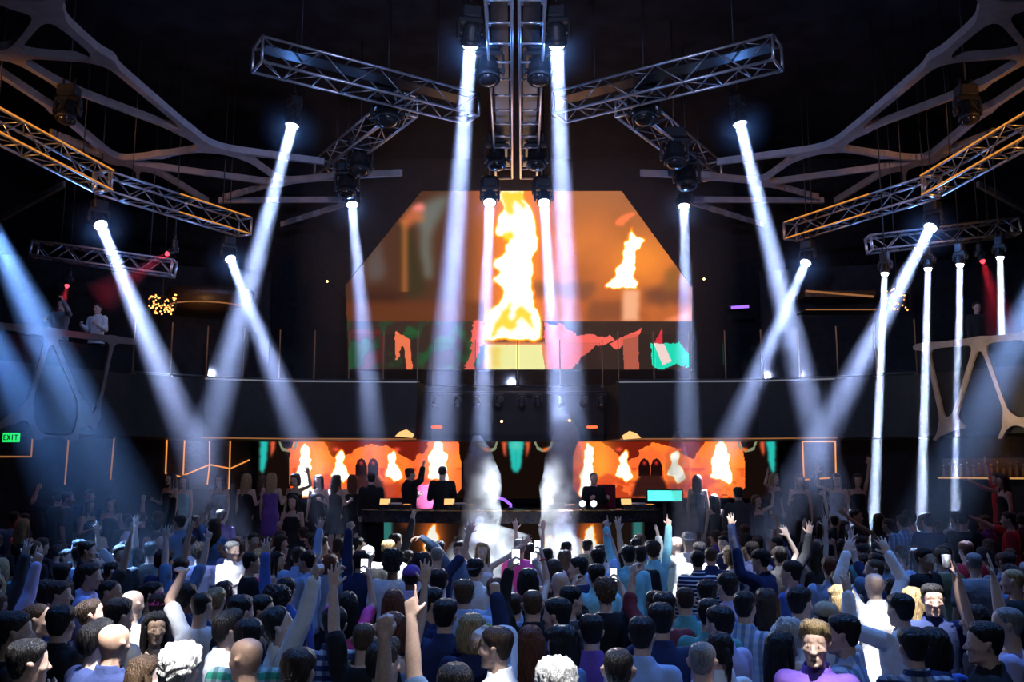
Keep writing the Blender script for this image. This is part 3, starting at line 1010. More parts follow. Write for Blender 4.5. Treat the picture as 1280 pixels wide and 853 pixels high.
# the two flames
TALL = [(640, 424), (608, 424), (606, 410), (606, 398), (612, 390), (608, 392), (622, 380), (630, 368), (627, 356), (616, 354), (618, 346), (629, 340), (616, 332), (618, 326), (632, 318), (630, 308), (638, 302), (630, 294), (622, 297), (619, 290), (624, 278), (621, 268), (631, 262), (624, 250), (626, 238),
         (652, 238), (655, 250), (662, 260), (668, 268), (668, 280), (673, 292), (671, 312), (665, 326), (669, 338), (663, 350), (666, 370), (669, 384), (676, 398), (677, 414), (676, 425)]
p.flame(TALL, 2, 4, 6, 5, .50)
p.fill(p.soft([(612, 424), (620, 405), (632, 385), (640, 378), (636, 392), (640, 404), (648, 382), (662, 392), (668, 412), (660, 404), (652, 395), (640, 416), (628, 410), (618, 420)], 1, 4, 6, 8), (1.0, .80, .18), .9)
p.fill(p.soft([(626, 240), (652, 240), (657, 262), (650, 258), (644, 250), (640, 270), (632, 262), (628, 252)], 1, 4, 6, 4), (1.0, .80, .14), .9)
p.fill(p.soft([(629, 292), (640, 290), (642, 296), (634, 302), (629, 300)], 1, 1), (1.0, .82, .10), .9)
p.flame([(756, 361), (760, 352), (770, 345), (770, 335), (780, 325), (778, 312), (784, 300), (790, 284), (796, 296), (806, 300), (800, 310), (793, 316), (796, 330), (790, 345), (796, 352), (796, 361)], 1, 4, 6, 15, .52)
p.fill(p.soft([(770, 276), (780, 268), (795, 266), (786, 274), (778, 282), (770, 282)], 1, 2, 5), (.98, .48, .28))
keep = poly_mask(X, Y, SCR)
YS = 26.4
root = empty('video_screen', at_y(648, 462, YS))
p.build('picture', plane_y(YS), 1.2, root, None, keep)
mb = MB()
a = [at_y(u, v, YS) for u, v in SCR]
mb.loft([[q + Vector((0, .05, 0)) for q in a], [q + Vector((0, .35, 0)) for q in a]], smooth=False)
for i in range(6):
    mb.tube(a[i] + Vector((0, .05, 0)), a[(i + 1) % 6] + Vector((0, .05, 0)), .05, seg=6)
for xs in (-3.5, 0, 3.5):
    mb.box((xs - .08, YS + .3, 5.0), (xs + .08, RY1, 5.3))
mb.build('screen_frame', M['black'], root)
tag(root, 'big upper LED screen with cut-off top corners showing a tall flame', 'screen')

# ---- LED wall behind the booth
p = Paint(322, 973, 547, 624, .9)
X, Y = p.X, p.Y
p.C[:] = (.10, .07, .06)
def panel(p, u0, u1, mirror, seed):
    X = (u1 + u0 - p.X) if mirror else p.X
    Y = p.Y
    inside = (X > u0) & (X < u1)
    uc = (u0 + u1) / 2
    n = vnoise(X, Y, 22, seed)
    w = poly_mask(X + (n - .5) * 6, Y, [(u0 + 6, 550), (u0 - 2, 580), (u0 - 1, 608), (u0 + 10, 623), (u1 - 10, 623), (u1 + 2, 605), (u1 + 2, 580), (u1 - 6, 550)])
    w = w & inside
    p.fill(w, (.93, .40, .20))
    n2 = vnoise(X, Y, 9, seed + 3)
    p.fill(w * np.clip((n - .5) * 6, 0, 1), (1.0, .50, .18), .7)
    p.fill(w * np.clip((n2 - .55) * 8, 0, 1) * (Y > 585), (.80, .26, .14), .8)
    p.fill(w * poly_mask(X + (n - .5) * 26, Y + (n - .5) * 14, [(u0 + 34, 546), (u1 - 34, 546), (u1 - 50, 560), (u1 - 62, 576), (u1 - 74, 570), (uc + 24, 562), (uc, 558), (uc - 26, 563), (u0 + 72, 570), (u0 + 62, 578), (u0 + 48, 562)]), (.40, .11, .08), .95)
    for c in (u0 + 34, u1 - 24):
        g = np.exp(-((X - c) / 17) ** 2 - ((Y - 580) / 34) ** 2)
        p.fill(w * g, (1.0, .62, .22), .85)
    p.fill(w * np.clip((Y - 600) / 8, 0, 1) * (n > .42), (.66, .22, .12), .85)
    return w
def lower_panel(p, u0, u1, seed):
    k = (u1 - u0) / 215.
    f = lambda x: u0 + x * k
    panel(p, u0, u1, False, seed)
    uc = f(97)
    # dark twin arch in the middle
    for s in (-1, 1):
        c = uc + s * 7.5
        p.fill(p.soft([(c - 7, 596), (c - 7, 582), (c - 4, 575), (c, 573), (c + 4, 575), (c + 7, 582), (c + 7, 596)], 0), (.12, .07, .07))
        p.fill(np.exp(-((p.X - c) / 2.2) ** 2 - ((p.Y - 579) / 2.5) ** 2), (.80, .18, .16))
    p.fill(p.soft([(uc - 24, 622), (uc - 18, 602), (uc - 12, 594), (uc + 12, 594), (uc + 18, 602), (uc + 24, 622)], 1), (.18, .10, .10), .95)
    p.fill(p.soft([(f(25), 600), (f(45), 592), (f(60), 598), (f(48), 608), (f(25), 612)], 1, 2), (.80, .28, .16), .8)
    p.fill(p.soft([(f(140), 604), (f(165), 594), (f(185), 600), (f(165), 612)], 1, 2), (.80, .28, .16), .8)
    F_ = lambda P: [(f(a), b) for a, b in P]
    p.flame(F_([(8, 619), (12, 605), (8, 596), (13, 580), (15, 565), (19, 553), (24, 560), (26, 575), (25, 588), (24, 600), (28, 612), (30, 620)]), 1, 3.5, 5, seed + 1, .42)
    p.fill(p.soft(F_([(8, 612), (28, 612), (26, 621), (8, 621)]), 1), (1.0, .97, .9))
    p.flame(F_([(52, 596), (56, 586), (59, 578), (57, 572), (66, 562), (69, 572), (66, 578), (73, 588), (75, 597), (66, 604), (62, 597)]), 1, 2.5, 5, seed + 2, .46)
    p.flame(F_([(118, 596), (122, 586), (125, 578), (121, 570), (131, 562), (134, 572), (131, 580), (139, 588), (141, 597), (131, 604), (128, 597)]), 1, 2.5, 5, seed + 3, .46)
    p.flame(F_([(172, 598), (175, 582), (173, 574), (179, 562), (183, 552), (190, 552), (193, 564), (198, 570), (194, 580), (199, 594), (200, 606), (186, 600)]), 1, 3, 5, seed + 5, .44)
    for c in (58, 134):
        p.fill(np.exp(-((p.X - f(c)) / 4) ** 2 - ((p.Y - 562) / 2.5) ** 2), (.95, .33, .24), .95)
lower_panel(p, 362, 577, 31)
lower_panel(p, 716, 931, 47)
# the coloured drapes between and beside the fire panels
for c, s in ((645, 1), (645, -1), (326, 1), (968, -1)):
    d = lambda pts: [(c + s * x, y) for x, y in pts]
    p.fill(p.soft(d([(-1, 550), (10, 552), (6, 584), (2, 592), (-1, 588)]), 1, 1), (.16, .68, .64))
    p.fill(p.soft(d([(12, 552), (18, 552), (16, 565), (13, 572)]), 1, 1), (.82, .34, .22))
    p.fill(p.soft(d([(22, 552), (25, 552), (27, 559), (34, 562), (42, 558), (44, 552), (47, 553), (44, 561), (36, 566), (26, 563)]), 0, 1), (.46, .50, .40))
    p.fill(np.exp(-((p.X - c - s * 37) / 4) ** 2 - ((p.Y - 562) / 2.2) ** 2), (1.0, .36, .10), .9)
p.fill((np.exp(-((p.X - 645) / 7) ** 2) * np.exp(-((p.Y - 557) / 6) ** 2)), (.35, .75, .68), .8)
root = empty('led_wall', at_y(648, 624, 24.6))
p.build('picture', plane_y(24.6), 1.2, root, None)
a, b = at_y(322, 547, 24.6), at_y(973, 624, 24.6)
MB().box((a.x - .1, 24.65, b.z - .1), (b.x + .1, 24.85, a.z)).box((a.x - .1, 24.56, b.z - .12), (b.x + .1, 24.7, b.z - .02)).box((a.x + 1, 24.66, .95), (a.x + 1.2, 24.84, b.z)).box((b.x - 1.2, 24.66, .95), (b.x - 1, 24.84, b.z)).build('screen_frame', M['black'], root)
tag(root, 'long low LED wall of fire pictures behind the booth, under the balcony', 'screen')

# ------------------------------------------------------------------ DJ booth
YB = 17.5
def booth_outline(n=24, inset=0.0, x0=-2.95, x1=2.85):
    out = []
    for i in range(n + 1):
        t = i / n
        x = x0 + inset + (x1 - x0 - 2 * inset) * t
        out.append((x, YB + inset + .55 * (2 * t - 1) ** 2))
    return out
root = empty('dj_booth', (0, YB + .4, 0))
front = booth_outline()
rear = [(2.85, YB + 1.0), (-2.95, YB + 1.0)]
mb = MB().prism(front + rear, 1.72, 1.96)
mb.build('counter', M['gloss_black'], root)
fr = booth_outline(inset=.12)
mb = MB().prism(fr + [(2.73, YB + .9), (-2.83, YB + .9)], 0.02, 1.72)
mb.build('body', M['black'], root)
mb = MB()
for (xa, ya), (xb, yb) in zip(front, front[1:]):
    mb.tube((xa, ya - .005, 1.96), (xb, yb - .005, 1.96), .012, seg=5)
mb.build('edge_trim', M['brass'], root)
p = Paint(480, 806, 640, 712, 1.0)
p.C[:] = (.13, .10, .09)
for c, s in ((484, 1), (797, -1)):
    p.fill(p.soft([(c - 6, 642), (c + 6, 642), (c + 6, 700), (c - 6, 700)], 1, 1), (.22, .50, .48), .9)
n = vnoise(p.X, p.Y, 14, 5)
for c in (540, 737):
    p.fill(np.exp(-((p.X - c) / 15) ** 2 - ((p.Y - 672) / 26) ** 2), (.95, .45, .20), .95)
    p.flame([(c - 10, 700), (c - 8, 680), (c - 5, 665), (c + 3, 655), (c + 6, 668), (c + 7, 684), (c + 11, 700)], 1, 3, 7, c, .5)
p.flame([(678, 690), (682, 675), (690, 668), (692, 680), (690, 690)], 1, 2, 7, 8, .6)
p.fill(p.soft([(500, 650), (520, 652), (515, 664), (502, 660)], 2, 3), (.42, .22, .15), .8)
def booth_place(gu, gv):
    dx, dy = (gu - 640) / F, (426.5 - gv) / F
    ry = CP - dy * SP
    k = (YB + .1) / ry
    for _ in range(4):
        x = dx * k
        tt = np.clip((x + 2.83) / 5.56, 0, 1)
        k = (YB + .11 + .55 * (2 * tt - 1) ** 2 - .02) / ry
    P = np.stack([dx * k, ry * k, HC + (SP + dy * CP) * k], -1)
    return P
p.build('front_screen', booth_place, 0.9, root, None)
tag(root, 'curved black DJ booth with fire pictures on its front', 'DJ booth')

# ------------------------------------------------------------------ fittings
def in_frame(face):
    a, d, n, L = seg_frame(*face)
    def f(u, v, out=.04):
        return at_plane(u, v, a + n * out, n)
    return f, d, n
# amber line frames on the lower walls
fl, dl, nl = in_frame((LWALL[1], LWALL[2]))
root = empty('amber_wall_frame', fl(206, 600))
for (u0, v0, u1, v1) in ((208, 546, 314, 547), (209, 546, 207, 592), (231, 546, 229, 594), (262, 547, 262, 582), (288, 547, 287, 587), (207, 592, 226, 596), (226, 596, 262, 581), (262, 581, 288, 586), (288, 586, 312, 575), (262, 581, 259, 606), (287, 586, 286, 612)):
    MB().tube(fl(u0, v0), fl(u1, v1), .019, seg=6).build('light_line', M['amber_led'], root)
mb = MB()
c = [fl(206, 545, .012), fl(316, 545, .012), fl(316, 612, .012), fl(206, 612, .012)]
mb.loft([c, [q - nl * .02 for q in c]], smooth=False)
mb.build('back_panel', M['wood'], root)
tag(root, 'wall panel with amber lines in a honeycomb shape, EXIT sign side', 'wall light')
fr_, dr, nr = in_frame((RWALL[1], RWALL[2]))
root = empty('amber_wall_frame', fr_(1003, 600))
for (u0, v0, u1, v1) in ((1003, 552, 1044, 552), (1044, 552, 1045, 597), (1045, 597, 1005, 600), (1005, 600, 1003, 552)):
    MB().tube(fr_(u0, v0), fr_(u1, v1), .019, seg=6).build('light_line', M['amber_led'], root)
mb = MB()
c = [fr_(1003, 552, .012), fr_(1044, 552, .012), fr_(1045, 597, .012), fr_(1005, 600, .012)]
mb.loft([c, [q - nr * .02 for q in c]], smooth=False)
mb.build('back_panel', M['wood'], root)
tag(root, 'wall panel outlined by an amber line square, bar side', 'wall light')
fe, de, ne = in_frame((LWALL[0], LWALL[1]))
mb = MB()
for (u0, v0, u1, v1) in ((86, 546, 81, 606), (143, 545, 138, 600), (41, 544, 39, 571), (39, 571, -30, 571), (41, 544, 200, 545)):
    mb.tube(fe(u0, v0), fe(u1, v1), .018, seg=5)
struct('trim_3', mb, M['amber_dim'])

# EXIT sign hung below the balcony
pe = at_y(14, 547, 18.6)
root = empty('exit_sign', pe)
MB().box((pe.x - .165, pe.y - .02, pe.z - .095), (pe.x + .165, pe.y + .03, pe.z + .095)).build('panel', M['exit'], root)
mb = MB()
def glyph(ch, x, z, w, h):
    s = .018
    bars = {'E': [(0, 0, s, h), (0, 0, w, s), (0, h / 2 - s / 2, w * .8, h / 2 + s / 2), (0, h - s, w, h)], 'I': [(w / 2 - s / 2, 0, w / 2 + s / 2, h)], 'T': [(w / 2 - s / 2, 0, w / 2 + s / 2, h), (0, h - s, w, h)]}
    for a, b, c_, d_ in bars.get(ch, []):
        mb.box((x + a, pe.y - .026, z + b), (x + c_, pe.y - .0195, z + d_))
    if ch == 'X':
        for sg in (1, -1):
            ang = math.atan2(h, w) * sg
            mt = Matrix.Translation((x + w / 2, pe.y - .0228, z + h / 2)) @ Matrix.Rotation(-ang, 4, 'Y')
            L = math.hypot(w, h) / 2 - .004
            mb.box((-L, -.0032, -s / 2), (L, .0032, s / 2), mt)
for i, ch in enumerate('EXIT'):
    glyph(ch, pe.x - .145 + i * .076, pe.z - .055, .058, .11)
mb.build('lettering', M['black'], root)
MB().tube((pe.x, pe.y, pe.z + .09), (pe.x, pe.y, ZB + .01), .012, seg=6).build('stem', M['dark_metal'], root)
tag(root, 'small green lit EXIT sign under the cut-out balcony front', 'exit sign')

# bar shelf with lit bottles
fb, db, nb = in_frame((RWALL[0], RWALL[1]))
pa, pb = fb(1180, 596), fb(1300, 592)
zb = pa.z
a0, L0 = Vector((pa.x, pa.y, 0)), (Vector((pb.x, pb.y, 0)) - Vector((pa.x, pa.y, 0)))
LL = L0.length
ld = L0.normalized()
root = empty('bar_shelf', (pa.x, pa.y, zb))
q = [a0, a0 + ld * LL, a0 + ld * LL + nb * .28, a0 + nb * .28]
MB().prism([(p_.x, p_.y) for p_ in q], zb - .05, zb).build('board', M['wood'], root)
MB().tube(q[3] + Vector((0, 0, zb - .025)), q[2] + Vector((0, 0, zb - .025)), .02, seg=6).build('light_strip', M['bar_glow'], root)
q2 = [a0 + nb * .01, a0 + ld * LL + nb * .01, a0 + ld * LL + nb * .03, a0 + nb * .03]
MB().prism([(p_.x, p_.y) for p_ in q2], zb, zb + .42).build('back_panel', M['wood'], root)
tag(root, 'amber-lit bar shelf carrying bottles under the cut-out balcony front', 'shelf')
bott = MB().lathe([(.038, 0), (.040, .01), (.040, .17), (.030, .205), (.014, .235), (.013, .29), (.016, .292), (.016, .315), (.005, .318)], seg=12)
capm = MB().lathe([(.017, .288), (.017, .322), (.003, .324)], seg=10)
bm_, cm_ = bott.mesh('bottle_glass', M['bottle']), capm.mesh('bottle_cap', M['brass'])
for i in range(15):
    pq = a0 + ld * (LL * (i + .6) / 15.5) + nb * .15
    r_ = empty('bottle', (pq.x, pq.y, zb))
    r_.scale = (1, 1, .85 + .25 * ((i * 7) % 5) / 4)
    link('glass', bm_, r_)
    link('cap', cm_, r_)
    tag(r_, 'amber-lit liquor bottle standing on the bar shelf', 'bottle', 'bottles on the bar shelf')
area('bar_shelf_lamp', a0 + ld * LL * .5 + nb * .5 + Vector((0, 0, zb + .9)), a0 + ld * LL * .5 + Vector((0, 0, zb)), .3, 6, (1.0, .52, .18))

# small cans on a pipe in the recess over the booth
Yc = 23.2
pl, pr = at_y(520, 491, Yc), at_y(780, 491, Yc)
root = empty('lighting_pipe', pl)
MB().tube(pl, pr, .03, seg=8).build('pipe', M['dark_metal'], root)
for t in (.05, .5, .95):
    pp = pl + (pr - pl) * t
    MB().tube(pp, (pp.x, pp.y + .55, pp.z), .02, seg=6).build('wall_bracket', M['dark_metal'], root)
tag(root, 'dark lighting pipe across the recess above the booth', 'pipe')
can_ = MB().lathe([(.03, .16), (.07, .15), (.09, .10), (.095, -.12), (.085, -.125), (.08, -.10)], seg=14, caps=False).mesh('can', M['dark_metal'])
cl_ = MB().lathe([(.078, -.10), (.05, -.115), (.005, -.118)], seg=14).mesh('can_lens', M['truss'])
cy_ = MB().box((-.11, -.012, 0), (-.095, .012, .2)).box((.095, -.012, 0), (.11, .012, .2)).box((-.11, -.012, .19), (.11, .012, .21)).mesh('can_yoke', M['dark_metal'])
for i, u in enumerate((522, 545, 572, 596, 624, 652, 672, 700, 730, 752, 770)):
    pp = at_y(u, 491, Yc)
    r_ = empty('spot_can', pp - Vector((0, 0, .24)))
    o = link('can', can_, r_)
    o.rotation_euler = (math.radians(-35), math.radians((i * 37) % 50 - 25), 0)
    o2 = link('lens', cl_, r_)
    o2.rotation_euler = o.rotation_euler
    link('yoke', cy_, r_)
    tag(r_, 'small dark spot can hanging from the pipe above the booth', 'spotlight', 'spot cans on the recess pipe')
for u, v, Yq, lb in ((627, 527, 22.6, 'tiny warm pin lamp left of centre under the recess'), (712, 526, 22.6, 'tiny warm pin lamp right of centre under the recess'), (409, 352, 26.3, 'tiny warm wall lamp beside the big screen, EXIT side'), (880, 349, 26.3, 'tiny warm wall lamp beside the big screen, bar side')):
    pp = at_y(u, v, Yq)
    r_ = empty('pin_lamp', pp)
    MB().ball(pp, .035, 8).build('bulb', M['lamp_dot'], r_)
    MB().tube(pp + Vector((0, .02, .02)), (pp.x, 29.0 if Yq > 25 else 23.72, pp.z + .06), .02, seg=8).build('holder', M['dark_metal'], r_)
    tag(r_, lb, 'lamp')
for u, v, mm, sh, lb in ((505, 543, 'amber_panel', 0, 'tilted amber panel light at the balcony edge, EXIT side of the booth'), (790, 545, 'amber_panel', 1, 'tilted amber panel light at the balcony edge, bar side of the booth')):
    pp = at_y(u, v, 22.15)
    r_ = empty('panel_light', pp)
    s_ = -1 if sh else 1
    pts = [Vector((-.22 * s_, 0, -.05)), Vector((.2 * s_, 0, -.09)), Vector((.24 * s_, .03, .0)), Vector((.05 * s_, .05, .12)), Vector((-.12 * s_, .05, .06))]
    if s_ < 0: pts = pts[::-1]
    MB().loft([[pp + q_ for q_ in pts], [pp + q_ + Vector((0, .05, 0)) for q_ in pts]], smooth=False).build('diffuser', M[mm], r_)
    MB().tube(pp + Vector((0, .05, .02)), pp + Vector((0, .3, .04)), .02, seg=6).build('bracket', M['dark_metal'], r_)
    tag(r_, lb, 'panel light')
for u, v, lb in ((546, 534, 'small red disc light under the recess, EXIT side'), (740, 534, 'small red disc light under the recess, bar side')):
    pp = at_y(u, v, 22.9)
    r_ = empty('disc_light', pp)
    MB().lathe([(.02, -.035), (.13, -.03), (.15, 0), (.13, .03), (.02, .035)], seg=18, M=Matrix.Translation(pp)).build('disc', M['red_panel'], r_)
    MB().tube(pp, (pp.x, pp.y + .85, pp.z + .05), .015, seg=6).build('arm', M['dark_metal'], r_)
    tag(r_, lb, 'light')

# violet tube, chandeliers, glowing ceiling coves
pv = at_y(925, 384, 26.0)
r_ = empty('violet_tube_light', pv)
MB().tube(pv - Vector((.25, 0, .02)), pv + Vector((.25, 0, .02)), .045, seg=10).build('tube', M['violet'], r_)
MB().box((pv.x - .3, pv.y + .04, pv.z - .05), (pv.x + .3, pv.y + .5, pv.z + .05)).build('fixture', M['dark_metal'], r_)
MB().tube(pv + Vector((0, .3, 0)), (pv.x, 29.0, pv.z), .02, seg=6).build('arm', M['dark_metal'], r_)
tag(r_, 'short violet tube light on the dark wall, bar side', 'light')
def chandelier(u, v, Y, w, h, lb, n):
    pp = at_y(u, v, Y)
    root = empty('chandelier', pp)
    rr = random.Random(int(u))
    for k in range(n):
        a_, b_ = rr.uniform(0, 6.28), rr.uniform(-1, 1)
        q_ = pp + Vector((math.cos(a_) * w * math.sqrt(rr.random()), math.sin(a_) * w * .6, b_ * h))
        MB().ball(q_, .024, 6).build('bead', M['bead'], root)
    mb = MB()
    for k in range(10):
        a_ = k * .628
        mb.path([pp + Vector((0, 0, h)), pp + Vector((math.cos(a_) * w, math.sin(a_) * w * .6, h * .5)), pp + Vector((math.cos(a_) * w * .9, math.sin(a_) * w * .5, -h))], .008, 5)
    mb.build('wire_frame', M['dark_metal'], root)
    MB().tube(pp + Vector((0, 0, h)), (pp.x, pp.y, RZ), .012, seg=5).build('cord', M['dark_metal'], root)
    tag(root, lb, 'chandelier')
chandelier(203, 381, 22.4, .36, .24, 'cluster chandelier of warm dots over the EXIT-side balcony', 64)
chandelier(1122, 375, 22.6, .34, .28, 'dim cluster chandelier of warm dots behind an upright beam', 34)
pc = at_y(262, 375, 24.5)
struct('trim_4', MB().loft([ell_pts for ell_pts in [[(pc.x + 1.15 * s_ * math.cos(t), pc.y + .8 * s_ * math.sin(t), pc.z + z_) for t in (2 * math.pi * k / 28 for k in range(28))] for s_, z_ in ((.45, -.30), (.8, -.20), (1.0, .02), (1.02, .25))]]), M['wood'])
struct('trim_5', MB().path([(pc.x + .98 * math.cos(t), pc.y - .2 + .8 * math.sin(t), pc.z - .23) for t in (math.pi + math.pi * k / 16 for k in range(17))], .018, 6), M['amber_dim'])
area('cove_lamp', (pc.x, pc.y - 1.2, pc.z - .9), (pc.x, pc.y, pc.z), .2, 5, (1.0, .5, .15))
pa_, pb_ = at_y(1007, 388, 24.5), at_y(1096, 388, 24.5)
struct('trim_6', MB().box((pa_.x, 24.5, pa_.z), (pb_.x, 25.3, pa_.z + .03)).prism([(pa_.x, 24.5), (pb_.x, 24.5), (pb_.x, 25.4), (pa_.x, 25.4)], pa_.z + .38, pa_.z + .55), M['wood'])
struct('trim_7', MB().tube(pa_ + Vector((0, -.02, .015)), pb_ + Vector((0, -.02, .015)), .016, seg=6).tube(at_y(1007, 364, 24.5), at_y(1092, 371, 24.5), .03, seg=6), M['amber_dim'])

# ------------------------------------------------------------------ things on and around the booth
def on_counter(u, Y=YB + .55):
    r_ = ray(u, 630)
    return Vector((r_.x / r_.y * Y, Y, 1.96))
def dj_player(u, lb, w=.62):
    pp = on_counter(u)
    r_ = empty('dj_player', pp)
    MB().cbox((pp.x - w / 2, pp.y - .2, pp.z), (pp.x + w / 2, pp.y + .2, pp.z + .10), .02).build('body', M['gloss_black'], r_)
    MB().lathe([(.02, .13), (.13, .13), (.14, .10)], seg=20, M=Matrix.Translation(pp)).build('platter', M['truss'], r_)
    MB().box((pp.x + .17, pp.y - .16, pp.z + .10), (pp.x + .29, pp.y + .12, pp.z + .106)).build('lit_pads', M['amber_led'], r_)
    t_ = Matrix.Translation(pp + Vector((-.22, .10, .10))) @ Matrix.Rotation(math.radians(-40), 4, 'X')
    MB().box((-.10, -.01, 0), (.10, .01, .13), t_).build('display', M['amber_panel'], r_)
    tag(r_, lb, 'music player')
dj_player(494, 'music player with amber lights on the booth counter, end nearer the EXIT sign')
dj_player(798, 'music player with amber lights on the booth counter, end nearer the bar')
dj_player(575, 'music player on the booth counter in front of the broad man in black', .5)
dj_player(700, 'music player on the booth counter behind the bar-side smoke jet', .5)
for u, lb in ((728, 'round white lit lamp on the counter, left one of the close pair'), (742, 'round white lit lamp on the counter, right one of the close pair')):
    pp = on_counter(u, YB + .3)
    r_ = empty('counter_lamp', pp)
    MB().tube(pp + Vector((0, .02, .12)), pp + Vector((0, -.03, .13)), .062, seg=14).build('lamp_face', M['phone'], r_)
    MB().tube(pp + Vector((0, .06, .12)), pp + Vector((0, .021, .12)), .07, seg=14).build('shell', M['housing'], r_)
    MB().tube(pp, pp + Vector((0, .03, .08)), .02, seg=8).build('foot', M['housing'], r_)
    tag(r_, lb, 'lamp')
pp = on_counter(632, YB + .5)
r_ = empty('violet_light_arm', pp)
MB().path([pp + Vector(q_) for q_ in ((-.32, 0, .24), (-.18, 0, .25), (-.02, 0, .19), (.10, 0, .10), (.10, 0, .02))], .028, 8).build('tube', M['violet'], r_)
MB().lathe([(.08, 0), (.08, .03), (.03, .05)], seg=14, M=Matrix.Translation(pp + Vector((.10, 0, 0)))).build('foot', M['housing'], r_)
tag(r_, 'bent violet glowing arm on the middle of the booth counter', 'light')
# magenta chair backs
for u, lb in ((530, 'magenta high-backed chair behind the booth between two men'), (757, 'magenta high-backed chair behind the booth, bar side')):
    b_ = at_y(u, 620, 19.5)
    r_ = empty('high_backed_chair', (b_.x, b_.y, .95))
    mp = mat('magenta_cloth', (.13, .0015, .016), .85) if 'magenta_cloth' not in bpy.data.materials else bpy.data.materials['magenta_cloth']
    x_, y_ = b_.x, b_.y
    MB().cbox((x_ - .25, y_ - .25, 1.38), (x_ + .25, y_ + .25, 1.48), .03).build('seat', mp, r_)
    MB().cbox((x_ - .24, y_ + .2, 1.46), (x_ + .24, y_ + .29, 2.42), .04).build('backrest', mp, r_)
    for sx_ in (-1, 1):
        for sy_ in (-1, 1):
            MB().tube((x_ + sx_ * .2, y_ + sy_ * .2, 1.39), (x_ + sx_ * .22, y_ + sy_ * .22, .95), .02, seg=6).build('leg', M['dark_metal'], r_)
    tag(r_, lb, 'chair')
b_ = at_y(831, 620, 19.4)
r_ = empty('video_monitor', (b_.x, b_.y, .95))
MB().box((b_.x - .36, b_.y, b_.z - .11), (b_.x + .36, b_.y + .02, b_.z + .11)).build('display', M['teal_led'], r_)
MB().cbox((b_.x - .39, b_.y + .005, b_.z - .14), (b_.x + .39, b_.y + .07, b_.z + .14), .01).build('casing', M['housing'], r_)
MB().tube((b_.x, b_.y + .04, b_.z - .13), (b_.x, b_.y + .04, .97), .03, seg=8).tube((b_.x, b_.y + .04, .95), (b_.x, b_.y + .04, .98), .22, seg=16).build('stand', M['dark_metal'], r_)
tag(r_, 'bright teal monitor on a stand at the bar end of the stage', 'monitor')
def lit_table(u, v, Y, z0, lb):
    b_ = at_y(u, v, Y)
    r_ = empty('backlit_table', (b_.x, b_.y, z0))
    h_ = .62
    MB().cbox((b_.x - .45, b_.y - .3, z0 + h_ - .08), (b_.x + .45, b_.y + .3, z0 + h_), .02).build('table_top', M['wood'], r_)
    mb = MB()
    for k in range(4):
        mb.box((b_.x - .43, b_.y - .312, z0 + .12 + k * .1), (b_.x + .43, b_.y - .300, z0 + .16 + k * .1))
    mb.build('light_slats', M['amber_led'], r_)
    MB().box((b_.x - .42, b_.y - .30, z0), (b_.x + .42, b_.y + .28, z0 + h_ - .08)).build('body', M['wood'], r_)
    tag(r_, lb, 'table')
    for k, dx in enumerate((-.25, .05, .28)):
        q_ = empty('bottle', (b_.x + dx, b_.y + .05 * k, z0 + h_))
        link('glass', bm_, q_)
        link('cap', cm_, q_)
        tag(q_, 'bottle standing on a low amber-lit table beside the stage', 'bottle', 'bottles on the amber-lit tables')
lit_table(385, 645, 17.5, .55, 'low amber-lit bottle table below the first tall flame, EXIT side')
lit_table(905, 648, 17.2, .55, 'low amber-lit bottle table beside the big dark jacket, bar side')
lit_table(342, 652, 17.3, .55, 'low amber-lit bottle table beneath the purple-topped blond woman')

# benches that the dancers at the sides stand on
def bench(x0, x1, y0, y1, z0, h, lb):
    r_ = empty('banquette_bench', ((x0 + x1) / 2, (y0 + y1) / 2, z0))
    MB().box((x0 + .03, y0 + .03, z0), (x1 - .03, y1 - .03, z0 + h - .12)).build('plinth', M['black'], r_)
    MB().cbox((x0, y0, z0 + h - .12), (x1, y1, z0 + h), .05).build('cushion', M['wood'], r_)
    MB().cbox((x0, y1, z0), (x1, y1 + .14, z0 + h + .45), .04).build('backrest', M['wood'], r_)
    tag(r_, lb, 'bench')
bench(-9.2, -6.75, 18.2, 19.3, .55, .40, 'dark upholstered bench under the dancers by the amber honeycomb lines')
bench(6.85, 9.3, 18.2, 19.3, .55, .40, 'dark upholstered bench under the dancers by the amber square frame')
bench(8.4, 11.0, 16.75, 17.75, .55, .40, 'dark upholstered bench under the garlanded man on the bar side')

# smoke jets and the low white cloud at the booth foot
M['jet'] = volume('smoke_jet_vapour', (.93, .95, 1.0), 3.2, 0.0, noise=(3.2, .38, .66, .25), step=.3)
M['cloud'] = volume('low_smoke_vapour', (.93, .95, 1.0), 1.3, 0.0, noise=(2.2, .44, .70, .0), step=.4)
def smoke(name, base, h, r0, r1, m, lb, seed, squash=1.0):
    rr = random.Random(seed)
    rings = []
    for i in range(15):
        t = i / 14
        r = (r0 + (r1 - r0) * math.sin(math.pi * min(t * .62 + .12, 1))) * (1 - .75 * max(0, (t - .75) / .25) ** 2)
        w = [rr.uniform(.85, 1.15) for _ in range(12)]
        cx = .07 * math.sin(t * 7 + seed)
        rings.append([(base[0] + cx + r * w[k // 2 % 12] * math.cos(a), base[1] + r * squash * math.sin(a), base[2] + h * t) for k, a in enumerate(2 * math.pi * k / 24 for k in range(24))])
    o = MB().loft(rings).build(name, m)
    tag(o, lb, 'smoke', kind='stuff')
JA, JB, JC = at_y(598, 620, 16.95), at_y(703, 620, 16.95), at_y(852, 600, 17.3)
smoke('smoke_jet', (JA.x, 16.95, .02), 3.35, .20, .36, M['jet'], 'tall white smoke jet before the booth, left of the two', 3)
smoke('smoke_jet', (JB.x, 16.95, .02), 3.75, .20, .38, M['jet'], 'tall white smoke jet before the booth, right of the two', 8)
